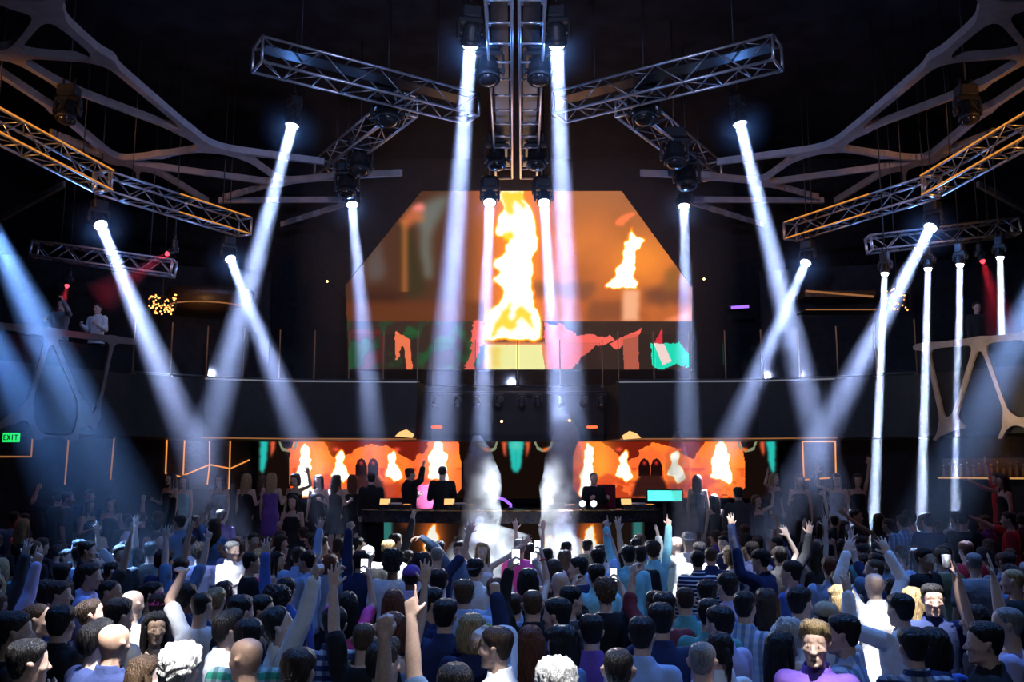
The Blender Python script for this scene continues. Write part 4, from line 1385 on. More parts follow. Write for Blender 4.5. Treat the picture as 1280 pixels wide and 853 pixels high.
smoke('smoke_jet', (JC.x, 17.4, .57), 2.9, .14, .24, M['jet'], 'thin faint smoke jet at the bar end of the booth', 5)
smoke('smoke_cloud', (at_y(606, 690, 16.0).x, 16.0, .45), 1.35, .45, .75, M['cloud'], 'glaring low white cloud at the foot of the smoke jet on the EXIT side', 2, .6)
smoke('smoke_cloud', (at_y(706, 690, 16.0).x, 16.1, .45), 1.15, .40, .62, M['cloud'], 'glaring low white cloud at the foot of the smoke jet on the bar side', 6, .6)

o = MB().box((-5.2, 21.0, 3.6), (5.4, 26.3, 12.6)).build('stage_haze', M['air'])
tag(o, 'thin warm haze hanging in the air before the big flame screen', 'haze', kind='stuff')

# ------------------------------------------------------------------ people
def obj_col_mat(name, rough, pattern=None, sheen=0.0, bump=.3, bscale=9.0, spec=.4):
    """colour comes from each object's own colour; skin is tinted by a stored attribute, cloth may be checked or striped"""
    m, nt, out = new_mat(name)
    p = nt.nodes.new('ShaderNodeBsdfPrincipled')
    oi = nt.nodes.new('ShaderNodeObjectInfo')
    cur = oi.outputs['Color']
    tc = nt.nodes.new('ShaderNodeTexCoord')
    def mix(a, b, fac, mode='MULTIPLY'):
        n = nt.nodes.new('ShaderNodeMix')
        n.data_type = 'RGBA'
        n.blend_type = mode
        n.clamp_factor = True
        if isinstance(fac, float): n.inputs[0].default_value = fac
        else: nt.links.new(fac, n.inputs[0])
        nt.links.new(a, n.inputs[6])
        if isinstance(b, tuple): n.inputs[7].default_value = (*b, 1)
        else: nt.links.new(b, n.inputs[7])
        return n.outputs[2]
    if pattern == 'skin':
        a = nt.nodes.new('ShaderNodeAttribute')
        a.attribute_name = 'tint'
        cur = mix(cur, a.outputs['Color'], 1.0)
    if pattern in ('check', 'stripe'):
        sx = nt.nodes.new('ShaderNodeSeparateXYZ')
        nt.links.new(tc.outputs['Object'], sx.inputs[0])
        def wave(sock, f, th):
            mu = nt.nodes.new('ShaderNodeMath'); mu.operation = 'MULTIPLY'; mu.inputs[1].default_value = f
            nt.links.new(sock, mu.inputs[0])
            sn = nt.nodes.new('ShaderNodeMath'); sn.operation = 'SINE'
            nt.links.new(mu.outputs[0], sn.inputs[0])
            gt = nt.nodes.new('ShaderNodeMath'); gt.operation = 'GREATER_THAN'; gt.inputs[1].default_value = th
            nt.links.new(sn.outputs[0], gt.inputs[0])
            return gt.outputs[0]
        if pattern == 'stripe':
            cur = mix(cur, (.72, .74, .80), wave(sx.outputs['Z'], 130.0, .35), 'MIX')
        else:
            half = nt.nodes.new('ShaderNodeMath'); half.operation = 'MULTIPLY'; half.inputs[1].default_value = .55
            nt.links.new(wave(sx.outputs['Z'], 95.0, .1), half.inputs[0])
            cur = mix(cur, (.55, .62, .72), half.outputs[0], 'MIX')
            half2 = nt.nodes.new('ShaderNodeMath'); half2.operation = 'MULTIPLY'; half2.inputs[1].default_value = .55
            nt.links.new(wave(sx.outputs['X'], 95.0, .1), half2.inputs[0])
            cur = mix(cur, (.02, .04, .08), half2.outputs[0], 'MIX')
    nz = nt.nodes.new('ShaderNodeTexNoise')
    nz.inputs['Scale'].default_value = bscale
    nz.inputs['Detail'].default_value = 4
    if pattern == 'hair':
        mp = nt.nodes.new('ShaderNodeMapping')
        mp.inputs['Scale'].default_value = (9, 9, 1.1)
        nt.links.new(tc.outputs['Object'], mp.inputs['Vector'])
        nt.links.new(mp.outputs[0], nz.inputs['Vector'])
    else:
        nt.links.new(tc.outputs['Object'], nz.inputs['Vector'])
    mr = nt.nodes.new('ShaderNodeMapRange')
    mr.inputs['From Min'].default_value, mr.inputs['From Max'].default_value = .3, .7
    mr.inputs['To Min'].default_value, mr.inputs['To Max'].default_value = (.45, 1.35) if pattern == 'hair' else (.88, 1.08)
    nt.links.new(nz.outputs['Fac'], mr.inputs['Value'])
    cur = mix(cur, mr.outputs[0], 1.0)
    nt.links.new(cur, p.inputs['Base Color'])
    b = nt.nodes.new('ShaderNodeBump')
    b.inputs['Strength'].default_value = bump
    b.inputs['Distance'].default_value = .02
    nt.links.new(nz.outputs['Fac'], b.inputs['Height'])
    nt.links.new(b.outputs['Normal'], p.inputs['Normal'])
    p.inputs['Roughness'].default_value = rough
    p.inputs['Specular IOR Level'].default_value = spec
    if sheen:
        p.inputs['Sheen Weight'].default_value = sheen
    nt.links.new(p.outputs['BSDF'], out.inputs['Surface'])
    return m

M['skin'] = obj_col_mat('skin', .5, 'skin', bump=.05, bscale=60)
M['cloth'] = obj_col_mat('woven_cloth', .85, None, bump=.55, bscale=11, spec=.2)
M['check'] = obj_col_mat('checked_cloth', .85, 'check', bump=.55, bscale=11, spec=.2)
M['stripe'] = obj_col_mat('striped_cloth', .85, 'stripe', bump=.55, bscale=11, spec=.2)
M['hair'] = obj_col_mat('hair_strands', .42, 'hair', bump=.9, bscale=14, spec=.3)

def capsule(mb, p, q, r1, r2, seg=10):
    p, q = Vector(p), Vector(q)
    d = q - p
    L = d.length
    if L < 1e-5: return
    d.normalize()
    a = d.orthogonal().normalized()
    b = d.cross(a)
    rings = []
    for t in (-.95, -.7, -.35, 0):
        c = p + d * (r1 * t)
        rr = r1 * math.sqrt(max(0, 1 - t * t))
        rings.append((c, rr))
    for t in (0, .35, .7, .95):
        rings.append((q + d * (r2 * t), r2 * math.sqrt(max(0, 1 - t * t))))
    mb.loft([[c + (a * math.cos(k * 2 * math.pi / seg) + b * math.sin(k * 2 * math.pi / seg)) * rr for k in range(seg)] for c, rr in rings])

def ell_ring(z, cy, rx, ry, n=20, e=2.3, cx=0):
    out = []
    for k in range(n):
        t = 2 * math.pi * k / n
        c, s = math.cos(t), math.sin(t)
        out.append((cx + rx * math.copysign(abs(c) ** (2 / e), c), cy + ry * math.copysign(abs(s) ** (2 / e), s), z))
    return out

HEAD_SEC = [(-.122, .068, .030, .018), (-.112, .086, .0, .034), (-.092, .092, -.040, .050), (-.062, .092, -.066, .061), (-.03, .092, -.084, .068), (0, .094, -.094, .073),
            (.03, .097, -.100, .076), (.06, .093, -.101, .077), (.085, .080, -.093, .070), (.105, .056, -.074, .054), (.118, .022, -.040, .030)]
def head_rings(off=None, n=22):
    rings = []
    for z, yf, yb, hw in HEAD_SEC:
        ring = []
        cy, ry = (yf + yb) / 2, (yf - yb) / 2
        for p in ell_ring(z, cy, hw, ry, n, 2.2):
            if off is not None:
                v = Vector(p) - Vector((0, 0, .005))
                ring.append(tuple(Vector(p) + v.normalized() * off(Vector(p))))
            else:
                ring.append(p)
        rings.append(ring)
    return rings

NECK = Vector((0, -.015, 1.525))
HEADC = Vector((0, .012, 1.635))
def head_matrix(yaw, pitch):
    return Matrix.Translation(NECK) @ Matrix.Rotation(math.radians(yaw), 4, 'Z') @ Matrix.Rotation(math.radians(pitch), 4, 'X') @ Matrix.Translation(HEADC - NECK)

def add_head(mb, H):
    mb.loft(head_rings(), M=H)
    def c(p, q, r1, r2): capsule(mb, H @ Vector(p), H @ Vector(q), r1, r2, 8)
    c((0, .090, .012), (0, .114, -.030), .009, .0125)
    for s in (-1, 1):
        c((s * .010, .100, -.036), (s * .012, .102, -.036), .009, .009)
        c((s * .014, .085, .026), (s * .044, .076, .025), .010, .008)
        c((s * .030, .0815, .002), (s * .034, .0800, .002), .0160, .0155)
        c((s * .028, .074, -.020), (s * .044, .068, -.016), .022, .020)
        c((s * .042, .060, -.026), (s * .050, .046, -.022), .024, .022)
        c((s * .052, .0, -.078), (s * .030, .064, -.100), .012, .014)
        # ear
        c((s * .078, -.012, .012), (s * .082, -.018, .018), .016, .015)
        c((s * .077, -.010, -.018), (s * .079, -.012, .006), .010, .014)
    c((-.018, .088, -.064), (.018, .088, -.064), .008, .008)
    c((-.015, .087, -.076), (.015, .087, -.076), .009, .009)
    c((-.008, .080, -.106), (.008, .080, -.106), .018, .018)

FING = {  # curl of thumb, index, middle, ring, little; fan
    'open': ((.15, .08, .05, .08, .12), .22), 'relax': ((.35, .30, .38, .45, .5), .06), 'fist': ((.8, 1, 1, 1, 1), .0), 'point': ((.6, .03, 1, 1, 1), .0),
    'horns': ((.5, .05, 1, 1, .05), .12), 'peace': ((.8, .05, .05, 1, 1), .2), 'grip': ((.45, .55, .6, .62, .6), .02), 'flat': ((.1, .04, .04, .05, .06), .03), 'claw': ((.3, .4, .35, .35, .4), .22)}
def add_hand(mb, W, a, n, s, pose):
    a, n = Vector(a).normalized(), Vector(n)
    n = (n - a * n.dot(a)).normalized()
    l = a.cross(n) * s
    curls, fan = FING[pose]
    kn = []
    for o, ln in ((.030, .088), (.010, .092), (-.011, .088), (-.030, .080)):
        k = W + a * ln + l * o
        capsule(mb, W + l * (o * .72) + a * .012, k, .0155, .0125, 8)
        kn.append(k)
    lens = (.078, .086, .080, .062)
    for i in range(4):
        f = (a + l * (fan * (1.2 - i * .8))).normalized()
        c = curls[i + 1]
        p = kn[i]
        ang = 0
        for j, (seg, bend) in enumerate(zip((.47, .30, .23), (1.25, 1.55, .9))):
            ang += c * bend
            d = f * math.cos(ang) + n * math.sin(ang)
            q = p + d * lens[i] * seg
            capsule(mb, p, q, .0098 - j * .0008, .0090 - j * .0008, 8)
            p = q
    c = curls[0]
    p = W + a * .028 + l * .034
    capsule(mb, W + a * .012 + l * .012, p, .017, .0135, 8)
    d = (l * (.85 - .7 * c) + a * .75 + n * (.25 + .9 * c)).normalized()
    q = p + d * .040
    capsule(mb, p, q, .0125, .0112, 8)
    d2 = (d + n * .5 * c - l * .55 * c).normalized()
    capsule(mb, q, q + d2 * .032, .0112, .0095, 8)

ARM = {  # upper arm, forearm, palm normal, hand pose, hand direction (None: along the forearm); x is outward
    'down': ((.16, .03, -1), (.05, .22, -1), (-1, .2, 0), 'relax', None),
    'drink': ((.22, .10, -1), (-.15, .95, .30), (-1, 0, 0), 'grip', (-.1, .9, .4)),
    'chest': ((.25, .25, -.9), (-.75, .55, .35), (0, -1, 0), 'relax', None),
    'up': ((.22, .30, .93), (.06, .16, 1), (0, 1, 0), 'open', None),
    'upfist': ((.22, .30, .93), (.02, .10, 1), (0, 1, 0), 'fist', None),
    'uppoint': ((.22, .34, .90), (.10, .22, 1), (-.4, 1, 0), 'point', None),
    'uphorns': ((.35, .22, .90), (.12, .12, 1), (0, 1, 0), 'horns', None),
    'uppeace': ((.25, .30, .92), (.05, .15, 1), (0, 1, 0), 'peace', None),
    'upout': ((.62, .22, .75), (.22, .12, 1), (0, 1, 0), 'open', None),
    'upin': ((.45, .30, .85), (-.40, .20, .95), (0, 1, 0), 'open', None),
    'bent': ((.80, .15, .30), (-.12, .22, 1), (0, 1, 0), 'open', None),
    'bentfist': ((.80, .15, .35), (-.25, .20, 1), (0, 1, 0), 'fist', None),
    'over': ((.62, .18, .74), (-.85, .30, .26), (0, .2, -1), 'relax', (-.95, .2, -.25)),
    'onhead': ((.75, .05, .66), (-.98, .05, .10), (0, .1, -1), 'relax', (-.95, .1, -.3)),
    'salute': ((.55, .25, .78), (-.25, .35, .85), (0, .3, -1), 'flat', (.75, .55, .12)),
    'phone': ((.22, .72, .62), (-.20, .22, .96), (-.8, .3, 0), 'grip', None),
    'film': ((.30, .80, .10), (-.22, .55, .85), (-.8, .3, 0), 'grip', None),
    'reach': ((.30, .85, .30), (.05, .9, .45), (-.3, 0, -1), 'open', None),
    'side': ((.95, .15, -.15), (.55, .5, .65), (0, 1, 0), 'open', None),
    'sideup': ((.85, .10, .50), (.75, .10, .66), (0, 1, 0), 'open', None),
    'arc': ((.55, .10, .82), (.80, .12, .58), (0, 0, -1), 'claw', (.95, .15, -.05)),
}
def arm_points(s, kind, hz=1.41, sw=.185):
    ue, fe, pn, hp, hd = ARM[kind]
    m = lambda v: Vector((v[0] * s, v[1], v[2]))
    u, f = m(ue).normalized(), m(fe).normalized()
    up = max(0, u.z)
    Sh = Vector((s * (sw - .025 * up), 0, hz + .045 * up))
    E = Sh + u * .285
    W = E + f * .255
    return Sh, E, W, (m(hd) if hd else f), m(pn), hp

def torso_secs(sex, inf=0.0):
    if sex == 'm':
        T = [(.84, 0, .160, .110), (.92, -.005, .170, .122), (1.02, 0, .160, .110), (1.12, .003, .158, .108), (1.24, .0, .176, .118), (1.34, -.004, .192, .118), (1.40, -.008, .185, .103), (1.445, -.012, .135, .082), (1.475, -.014, .080, .066)]
    else:
        T = [(.84, 0, .165, .112), (.92, -.006, .172, .122), (1.02, 0, .145, .100), (1.10, .003, .128, .090), (1.22, .006, .146, .105), (1.30, .006, .158, .112), (1.38, -.004, .160, .092), (1.43, -.010, .120, .074), (1.465, -.012, .066, .058)]
    return [(z, cy, rx + inf, ry + inf) for z, cy, rx, ry in T]

def fuse(mb, name, voxel, target, smooth=4):
    """one continuous skin over the shapes gathered in mb"""
    me = mb.mesh('tmp')
    o = bpy.data.objects.new('tmp', me)
    COL.objects.link(o)
    r = o.modifiers.new('r', 'REMESH')
    r.mode = 'VOXEL'
    r.voxel_size = voxel
    if smooth:
        sm = o.modifiers.new('s', 'SMOOTH')
        sm.factor = .5
        sm.iterations = smooth
    dg = bpy.context.evaluated_depsgraph_get()
    dg.update()
    n = len(o.evaluated_get(dg).data.polygons) * 2
    if n > target:
        d = o.modifiers.new('d', 'DECIMATE')
        d.ratio = target / n
        dg.update()
    out = bpy.data.meshes.new_from_object(o.evaluated_get(dg), depsgraph=dg)
    bpy.data.objects.remove(o)
    bpy.data.meshes.remove(me)
    out.name = name
    out.polygons.foreach_set('use_smooth', [True] * len(out.polygons))
    return out

def tint_head(me, H, smile=False):
    """lips, brows and eyes of the face"""
    n = len(me.vertices)
    co = np.empty(n * 3, np.float32)
    me.vertices.foreach_get('co', co)
    co = co.reshape(-1, 3)
    Hi = np.array(H.inverted())
    q = co @ Hi[:3, :3].T + Hi[:3, 3]
    t = np.ones((n, 4), np.float32)
    x, y, z = np.abs(q[:, 0]), q[:, 1], q[:, 2]
    face = y > .05
    lips = face & (((x / .024) ** 2 + ((z + .070) / .012) ** 2) < 1)
    t[lips, :3] = (.85, .55, .52)
    if smile:
        mouth = face & (((x / .029) ** 2 + ((z + .074 - x * x * 14) / .012) ** 2) < 1)
        t[mouth, :3] = (.10, .05, .04)
        t[mouth & (z - x * x * 14 > -.077), :3] = (1.25, 1.35, 1.4)
    brow = face & (np.abs(z - .027) < .0065) & (x > .012) & (x < .05)
    t[brow, :3] = (.34, .28, .25)
    eye = face & ((((x - .032) / .015) ** 2 + ((z - .002) / .0075) ** 2) < 1)
    t[eye, :3] = (1.1, 1.15, 1.2)
    iris = face & ((((x - .032) / .0065) ** 2 + ((z - .002) / .007) ** 2) < 1)
    t[iris, :3] = (.08, .06, .05)
    a = me.attributes.new('tint', 'FLOAT_COLOR', 'POINT')
    a.data.foreach_set('color', t.ravel())

LEGS = lambda s: [(Vector((s * .088, 0, .90)), .098), (Vector((s * .100, .012, .50)), .060), (Vector((s * .105, -.02, .10)), .042)]
BODY, SHIRT, PANT, HAIRS = {}, {}, {}, {}
def body_mesh(sex, L, R, yaw, pitch, fine=False):
    k = (sex, L, R, yaw, pitch, fine)
    if k in BODY: return BODY[k]
    mb = MB()
    mb.loft([ell_ring(z, cy, rx, ry) for z, cy, rx, ry in torso_secs(sex)])
    H = head_matrix(yaw, pitch)
    capsule(mb, (0, -.018, 1.43), (0, -.004, 1.57), .060 if sex == 'm' else .050, .056 if sex == 'm' else .046, 14)
    add_head(mb, H)
    kf = 1.0 if sex == 'm' else .84
    for s, kind in ((-1, L), (1, R)):
        Sh, E, W, hd, pn, hp = arm_points(s, kind, sw=.185 if sex == 'm' else .165)
        capsule(mb, Vector((s * .09, -.005, 1.385)), Sh, .066 * kf, .058 * kf, 12)
        capsule(mb, Sh, E, .054 * kf, .042 * kf, 12)
        mid = E + (W - E) * .3
        capsule(mb, E, mid, .042 * kf, .043 * kf, 12)
        capsule(mb, mid, W, .043 * kf, .028 * kf, 12)
        add_hand(mb, W, hd, pn, s, hp)
        (h, r0), (kn, r1), (an, r2) = LEGS(s)
        capsule(mb, h, kn, r0, r1, 12)
        calf = kn + (an - kn) * .35 + Vector((0, -.012, 0))
        capsule(mb, kn, calf, r1 * .95, .058, 12)
        capsule(mb, calf, an, .058, r2, 12)
        capsule(mb, an + Vector((0, .0, -.045)), an + Vector((s * .02, .15, -.062)), .038, .030, 10)
    me = fuse(mb, 'person_body', .006 if fine else .0075, 16000 if fine else 5200, 2 if fine else 3)
    me.materials.append(M['skin'])
    tint_head(me, H, fine == 2)
    BODY[k] = me
    return me

def shirt_mesh(sex, L, R, sleeve, style):
    k = (sex, L, R, sleeve, style)
    if k in SHIRT: return SHIRT[k]
    mb = MB()
    T = torso_secs(sex, .014)
    if style == 'tank':
        T = [t for t in T if t[0] < 1.36]
        T = [(t[0], t[1], t[2] - .008, t[3] - .002) for t in T] + [(1.365, -.004, T[-1][2] - .035, T[-1][3] - .006)]
    elif style == 'jacket':
        T = [(z, cy, rx + .010, ry + .012) for z, cy, rx, ry in T]
        T[0] = (.78, 0, T[0][2] + .01, T[0][3] + .01)
    if style in ('tee', 'collar', 'tank'):
        T[0] = (.80, 0, T[0][2] + .022, T[0][3] + .024)
    if style == 'dress':
        T = [(.50, 0, .205, .165), (.70, 0, .190, .145)] + [t for t in T if t[0] < 1.36]
        T += [(1.355, -.002, T[-1][2] - .03, T[-1][3] - .006)]
    mb.loft([ell_ring(z, cy, rx, ry) for z, cy, rx, ry in T])
    kf = 1.0 if sex == 'm' else .84
    for s, kind in ((-1, L), (1, R)):
        Sh, E, W, hd, pn, hp = arm_points(s, kind, sw=.185 if sex == 'm' else .165)
        if style in ('tank', 'dress'):
            capsule(mb, (s * .085, .06, 1.33), (s * .075, -.01, 1.452), .016, .016, 8)
            capsule(mb, (s * .085, -.085, 1.30), (s * .075, -.01, 1.452), .016, .016, 8)
            continue
        ad = .014 + (.008 if style == 'jacket' else 0)
        capsule(mb, Vector((s * .09, -.005, 1.385)), Sh, .066 * kf + ad, .058 * kf + ad, 12)
        if sleeve == 'short':
            q = Sh + (E - Sh) * .68
            capsule(mb, Sh, q, .056 * kf + ad, .052 * kf + ad + .006, 12)
        else:
            end = W - (W - E).normalized() * .015 if sleeve == 'long' else E + (W - E) * .30
            capsule(mb, Sh, E, .056 * kf + ad, .046 * kf + ad, 12)
            capsule(mb, E, end, .046 * kf + ad, (.033 if sleeve == 'long' else .046) * kf + ad, 12)
    if style in ('collar', 'jacket'):
        n = 18
        for z0, r0, z1, r1 in ((1.460, .088, 1.522, .080),):
            ring = lambda z, r, o: [(r * math.cos(t), -.014 + r * .92 * math.sin(t), z + (.012 if math.sin(t) < 0 else -.012) + o) for t in (2 * math.pi * i / n for i in range(n))]
            mb.loft([ring(z0 - .03, r0 + .012, 0), ring(z0, r0 + .008, 0), ring(z1, r1 + .002, 0), ring(z1 - .002, r1 - .012, 0), ring(z0, r0 - .020, 0)], caps=True)
    me = fuse(mb, 'person_top', .0115, 2200, 2)
    # soft folds across the cloth
    n = len(me.vertices)
    co = np.empty(n * 3, np.float32); me.vertices.foreach_get('co', co); co = co.reshape(-1, 3)
    no = np.empty(n * 3, np.float32); me.vertices.foreach_get('normal', no); no = no.reshape(-1, 3)
    w = np.sin(co[:, 0] * 26 + np.sin(co[:, 2] * 17) * 1.8) * np.sin(co[:, 2] * 22 + co[:, 1] * 15)
    me.vertices.foreach_set('co', (co + no * (w * .0045)[:, None]).ravel())
    for nm in ('cloth', 'check', 'stripe'): pass
    me.materials.append(M['cloth'])
    SHIRT[k] = me
    return me

def lower_mesh(sex, kind):
    k = (sex, kind)
    if k in PANT: return PANT[k]
    mb = MB()
    if kind == 'trousers':
        mb.loft([ell_ring(z, cy, rx + .004, ry + .004) for z, cy, rx, ry in torso_secs(sex) if z < 1.03])
        for s in (-1, 1):
            (h, r0), (kn, r1), (an, r2) = LEGS(s)
            capsule(mb, h - Vector((0, 0, .06)), kn, r0 + .006, r1 + .022, 12)
            capsule(mb, kn, an + Vector((0, .005, .0)), r1 + .022, r2 + .026, 12)
        me = fuse(mb, 'trousers', .014, 700, 2)
    else:
        for s in (-1, 1):
            an = LEGS(s)[2][0]
            capsule(mb, an + Vector((0, -.01, -.045)), an + Vector((s * .02, .165, -.060)), .050, .040, 12)
            capsule(mb, an + Vector((0, -.005, -.04)), an + Vector((0, -.005, .01)), .050, .046, 10)
        me = fuse(mb, 'shoes', .010, 500, 1)
    me.materials.append(M['cloth'])
    PANT[k] = me
    return me

def sstep(a, b, x):
    t = min(1, max(0, (x - a) / (b - a)))
    return t * t * (3 - 2 * t)

def hair_mesh(style):
    if style in HAIRS: return HAIRS[style]
    mb = MB()
    T = {'short': .020, 'crop': .007, 'quiff': .026, 'curly': .040, 'long': .026, 'bob': .032, 'bun': .018, 'pony': .018, 'afro': .060, 'fringe': .024, 'receding': .012}.get(style, .02)
    def zline(p):
        f = sstep(-.01, .085, p.y)
        fr = .070 if style != 'receding' else .092
        if style == 'fringe' or style == 'bob': fr = .045
        back = -.078 if style not in ('bun', 'pony') else -.085
        b = sstep(-.02, -.06, p.y)
        side = -.005
        return (side * (1 - b) + back * b) * (1 - f) + fr * f
    def off(p):
        q = p.z - zline(p)
        t = T * sstep(-.004, .035, q)
        if style == 'quiff': t *= 1 + 1.1 * sstep(.05, .11, p.z) * sstep(-.06, .05, p.y)
        if style == 'short': t *= .75 + .55 * sstep(.0, .09, p.z)
        if style in ('curly', 'afro'):
            t *= 1 + .42 * math.sin(p.x * 150 + 2 * math.sin(p.z * 90)) * math.sin(p.y * 140 + p.z * 130)
        else:
            a = math.atan2(p.x, p.y)
            t *= 1 + .16 * math.sin(a * 17 + p.z * 60) + .10 * math.sin(a * 31 - p.z * 90)
        return t - .006 if q > -.012 else -.012
    n = 36
    rings = []
    dense = []
    for (a, b) in zip(HEAD_SEC, HEAD_SEC[1:]):
        for k in range(3):
            dense.append(tuple(a[i] + (b[i] - a[i]) * k / 3 for i in range(4)))
    dense.append(HEAD_SEC[-1])
    for z, yf, yb, hw in dense:
        ring = []
        for p in ell_ring(z, (yf + yb) / 2, hw, (yf - yb) / 2, n, 2.2):
            v = Vector(p) - Vector((0, 0, .005))
            ring.append(tuple(Vector(p) + v.normalized() * off(Vector(p))))
        rings.append(ring)
    mb.loft(rings)
    def lock(x, y0, z0, y1, z1, r0, r1):
        capsule(mb, (x, y0, z0), (x * 1.15, (y0 + y1) / 2 - .01, (z0 + z1) / 2), r0, (r0 + r1) / 2, 10)
        capsule(mb, (x * 1.15, (y0 + y1) / 2 - .01, (z0 + z1) / 2), (x * 1.1, y1, z1), (r0 + r1) / 2, r1, 10)
    if style == 'long':
        for i in range(9):
            a = math.pi * (1.02 + .96 * i / 8) if False else math.radians(190 + 160 * i / 8)
            x, y = .082 * math.cos(a), -.02 + .078 * math.sin(a)
            lock(x, y, .04, y * 1.05 - .02, -.30 - .04 * math.sin(i * 2.3), .030, .014)
        for s in (-1, 1):
            lock(s * .080, .02, .02, .035, -.25, .022, .012)
    if style == 'bob':
        for i in range(11):
            a = math.radians(165 + 210 * i / 10)
            x, y = .083 * math.cos(a), -.015 + .085 * math.sin(a)
            lock(x, y, .03, y * .98, -.115, .032, .022)
    if style == 'bun':
        mb.ball((0, -.115, .055), .042, 14)
    if style == 'pony':
        mb.ball((0, -.110, .02), .026, 10)
        capsule(mb, (0, -.125, .02), (0, -.150, -.05), .026, .030, 10)
        capsule(mb, (0, -.150, -.05), (.01, -.125, -.17), .030, .012, 10)
    me = fuse(mb, 'hair', .0065 if style in ('curly', 'crop', 'short', 'quiff') else .008, 1500, 1)
    if style in ('long', 'bob', 'pony', 'bun'):
        nv = len(me.vertices)
        co = np.empty(nv * 3, np.float32); me.vertices.foreach_get('co', co); co = co.reshape(-1, 3)
        no = np.empty(nv * 3, np.float32); me.vertices.foreach_get('normal', no); no = no.reshape(-1, 3)
        a = np.arctan2(co[:, 0], co[:, 1] + .02)
        me.vertices.foreach_set('co', (co + no * (.004 * np.sin(a * 34 + co[:, 2] * 25))[:, None]).ravel())
    me.materials.append(M['hair'])
    HAIRS[style] = me
    return me

def cap_mesh(back):
    k = 'cap_back' if back else 'cap'
    if k in HAIRS: return HAIRS[k]
    mb = MB()
    rings = []
    for z, sc in ((.035, 1.0), (.06, 1.0), (.085, .95), (.108, .80), (.125, .55), (.133, .25), (.135, .05)):
        rings.append(ell_ring(z, -.003, .088 * sc, .112 * sc, 24, 2.2))
    mb.loft(rings)
    sg = -1 if back else 1
    br = []
    for dz in (0, .006):
        br.append([(.075 * math.cos(t), sg * (.085 + .085 * math.sin(t)), .040 + dz - .02 * math.sin(t)) for t in (math.pi * i / 12 for i in range(13))])
    mb.loft(br, smooth=False)
    mb.ball((0, 0, .138), .009, 8)
    me = mb.mesh(k, M['cloth'])
    HAIRS[k] = me
    return me

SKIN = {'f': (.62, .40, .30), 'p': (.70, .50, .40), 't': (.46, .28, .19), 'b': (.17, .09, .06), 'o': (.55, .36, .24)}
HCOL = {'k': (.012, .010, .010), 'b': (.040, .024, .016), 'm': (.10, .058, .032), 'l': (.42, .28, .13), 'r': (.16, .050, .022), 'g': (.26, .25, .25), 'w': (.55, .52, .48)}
COLS = {'black': (.015, .015, .018), 'charcoal': (.05, .05, .055), 'grey': (.22, .22, .24), 'white': (.78, .78, .80), 'light blue': (.36, .50, .78), 'blue': (.06, .13, .45), 'navy': (.02, .03, .09), 'denim': (.14, .22, .36),
        'purple': (.16, .08, .36), 'lavender': (.50, .46, .72), 'pink': (.85, .10, .42), 'pale pink': (.78, .56, .60), 'teal': (.10, .34, .36), 'green': (.04, .34, .22), 'lime': (.28, .62, .05), 'red': (.55, .03, .04),
        'cyan': (.30, .68, .76), 'olive': (.16, .16, .08), 'tan': (.42, .33, .22), 'maroon': (.16, .03, .04), 'cream': (.68, .62, .52)}
PHAIR = {'short': 'short', 'crop': 'cropped', 'quiff': 'swept-up', 'curly': 'curly', 'long': 'long', 'bob': 'chin-length', 'bun': 'tied-up', 'pony': 'ponytailed', 'afro': 'big curly', 'fringe': 'fringed', 'receding': 'receding', 'bald': 'no'}
CN = {'k': 'black', 'b': 'dark', 'm': 'brown', 'l': 'blond', 'r': 'auburn', 'g': 'grey', 'w': 'white'}
people = []
def person(loc, rz, sex='m', hair='short', hc='k', skin='f', top='collar', col='white', sleeve='long', L='down', R='down', yaw=0, pitch=0, label='', scale=1.0, pattern='cloth', pants='black', cap=None, capcol='white', group=None, fine=False):
    root = empty('person', loc, math.radians(rz))
    root.scale = (scale,) * 3
    b = link('body', body_mesh(sex, L, R, yaw, pitch, fine), root)
    b.color = (*SKIN[skin], 1)
    t = link({'tank': 'tank_top', 'dress': 'dress', 'jacket': 'jacket', 'tee': 't_shirt', 'collar': 'shirt'}[top], shirt_mesh(sex, L, R, sleeve, top), root)
    t.color = (*COLS[col], 1)
    if pattern != 'cloth':
        t.material_slots[0].link = 'OBJECT'
        t.material_slots[0].material = M[pattern]
    if top != 'dress':
        q = link('trousers', lower_mesh(sex, 'trousers'), root)
        q.color = (*COLS[pants], 1)
    q = link('shoes', lower_mesh(sex, 'shoes'), root)
    q.color = (.02, .018, .018, 1)
    H = head_matrix(yaw, pitch)
    if hair != 'bald':
        h = link('hair', hair_mesh(hair), root)
        h.matrix_local = H
        h.color = (*HCOL[hc], 1)
    if cap:
        c = link('cap', cap_mesh(cap == 'back'), root)
        c.matrix_local = H
        c.color = (*COLS[capcol], 1)
    tag(root, label, 'person', group)
    people.append(root)
    return root

# ------------------------------------------------------------------ the crowd
# low riser and benches that lift the people at the sides
struct('floor_riser_left', MB().prism([(-4.6, 14.6), (-4.6, 16.6), (-12.6, 16.6), (-11.6, 14.6)], 0, 0.25), M['black'])
struct('floor_riser_right', MB().prism([(4.6, 14.6), (11.6, 14.6), (12.6, 16.6), (4.6, 16.6)], 0, 0.25), M['black'])

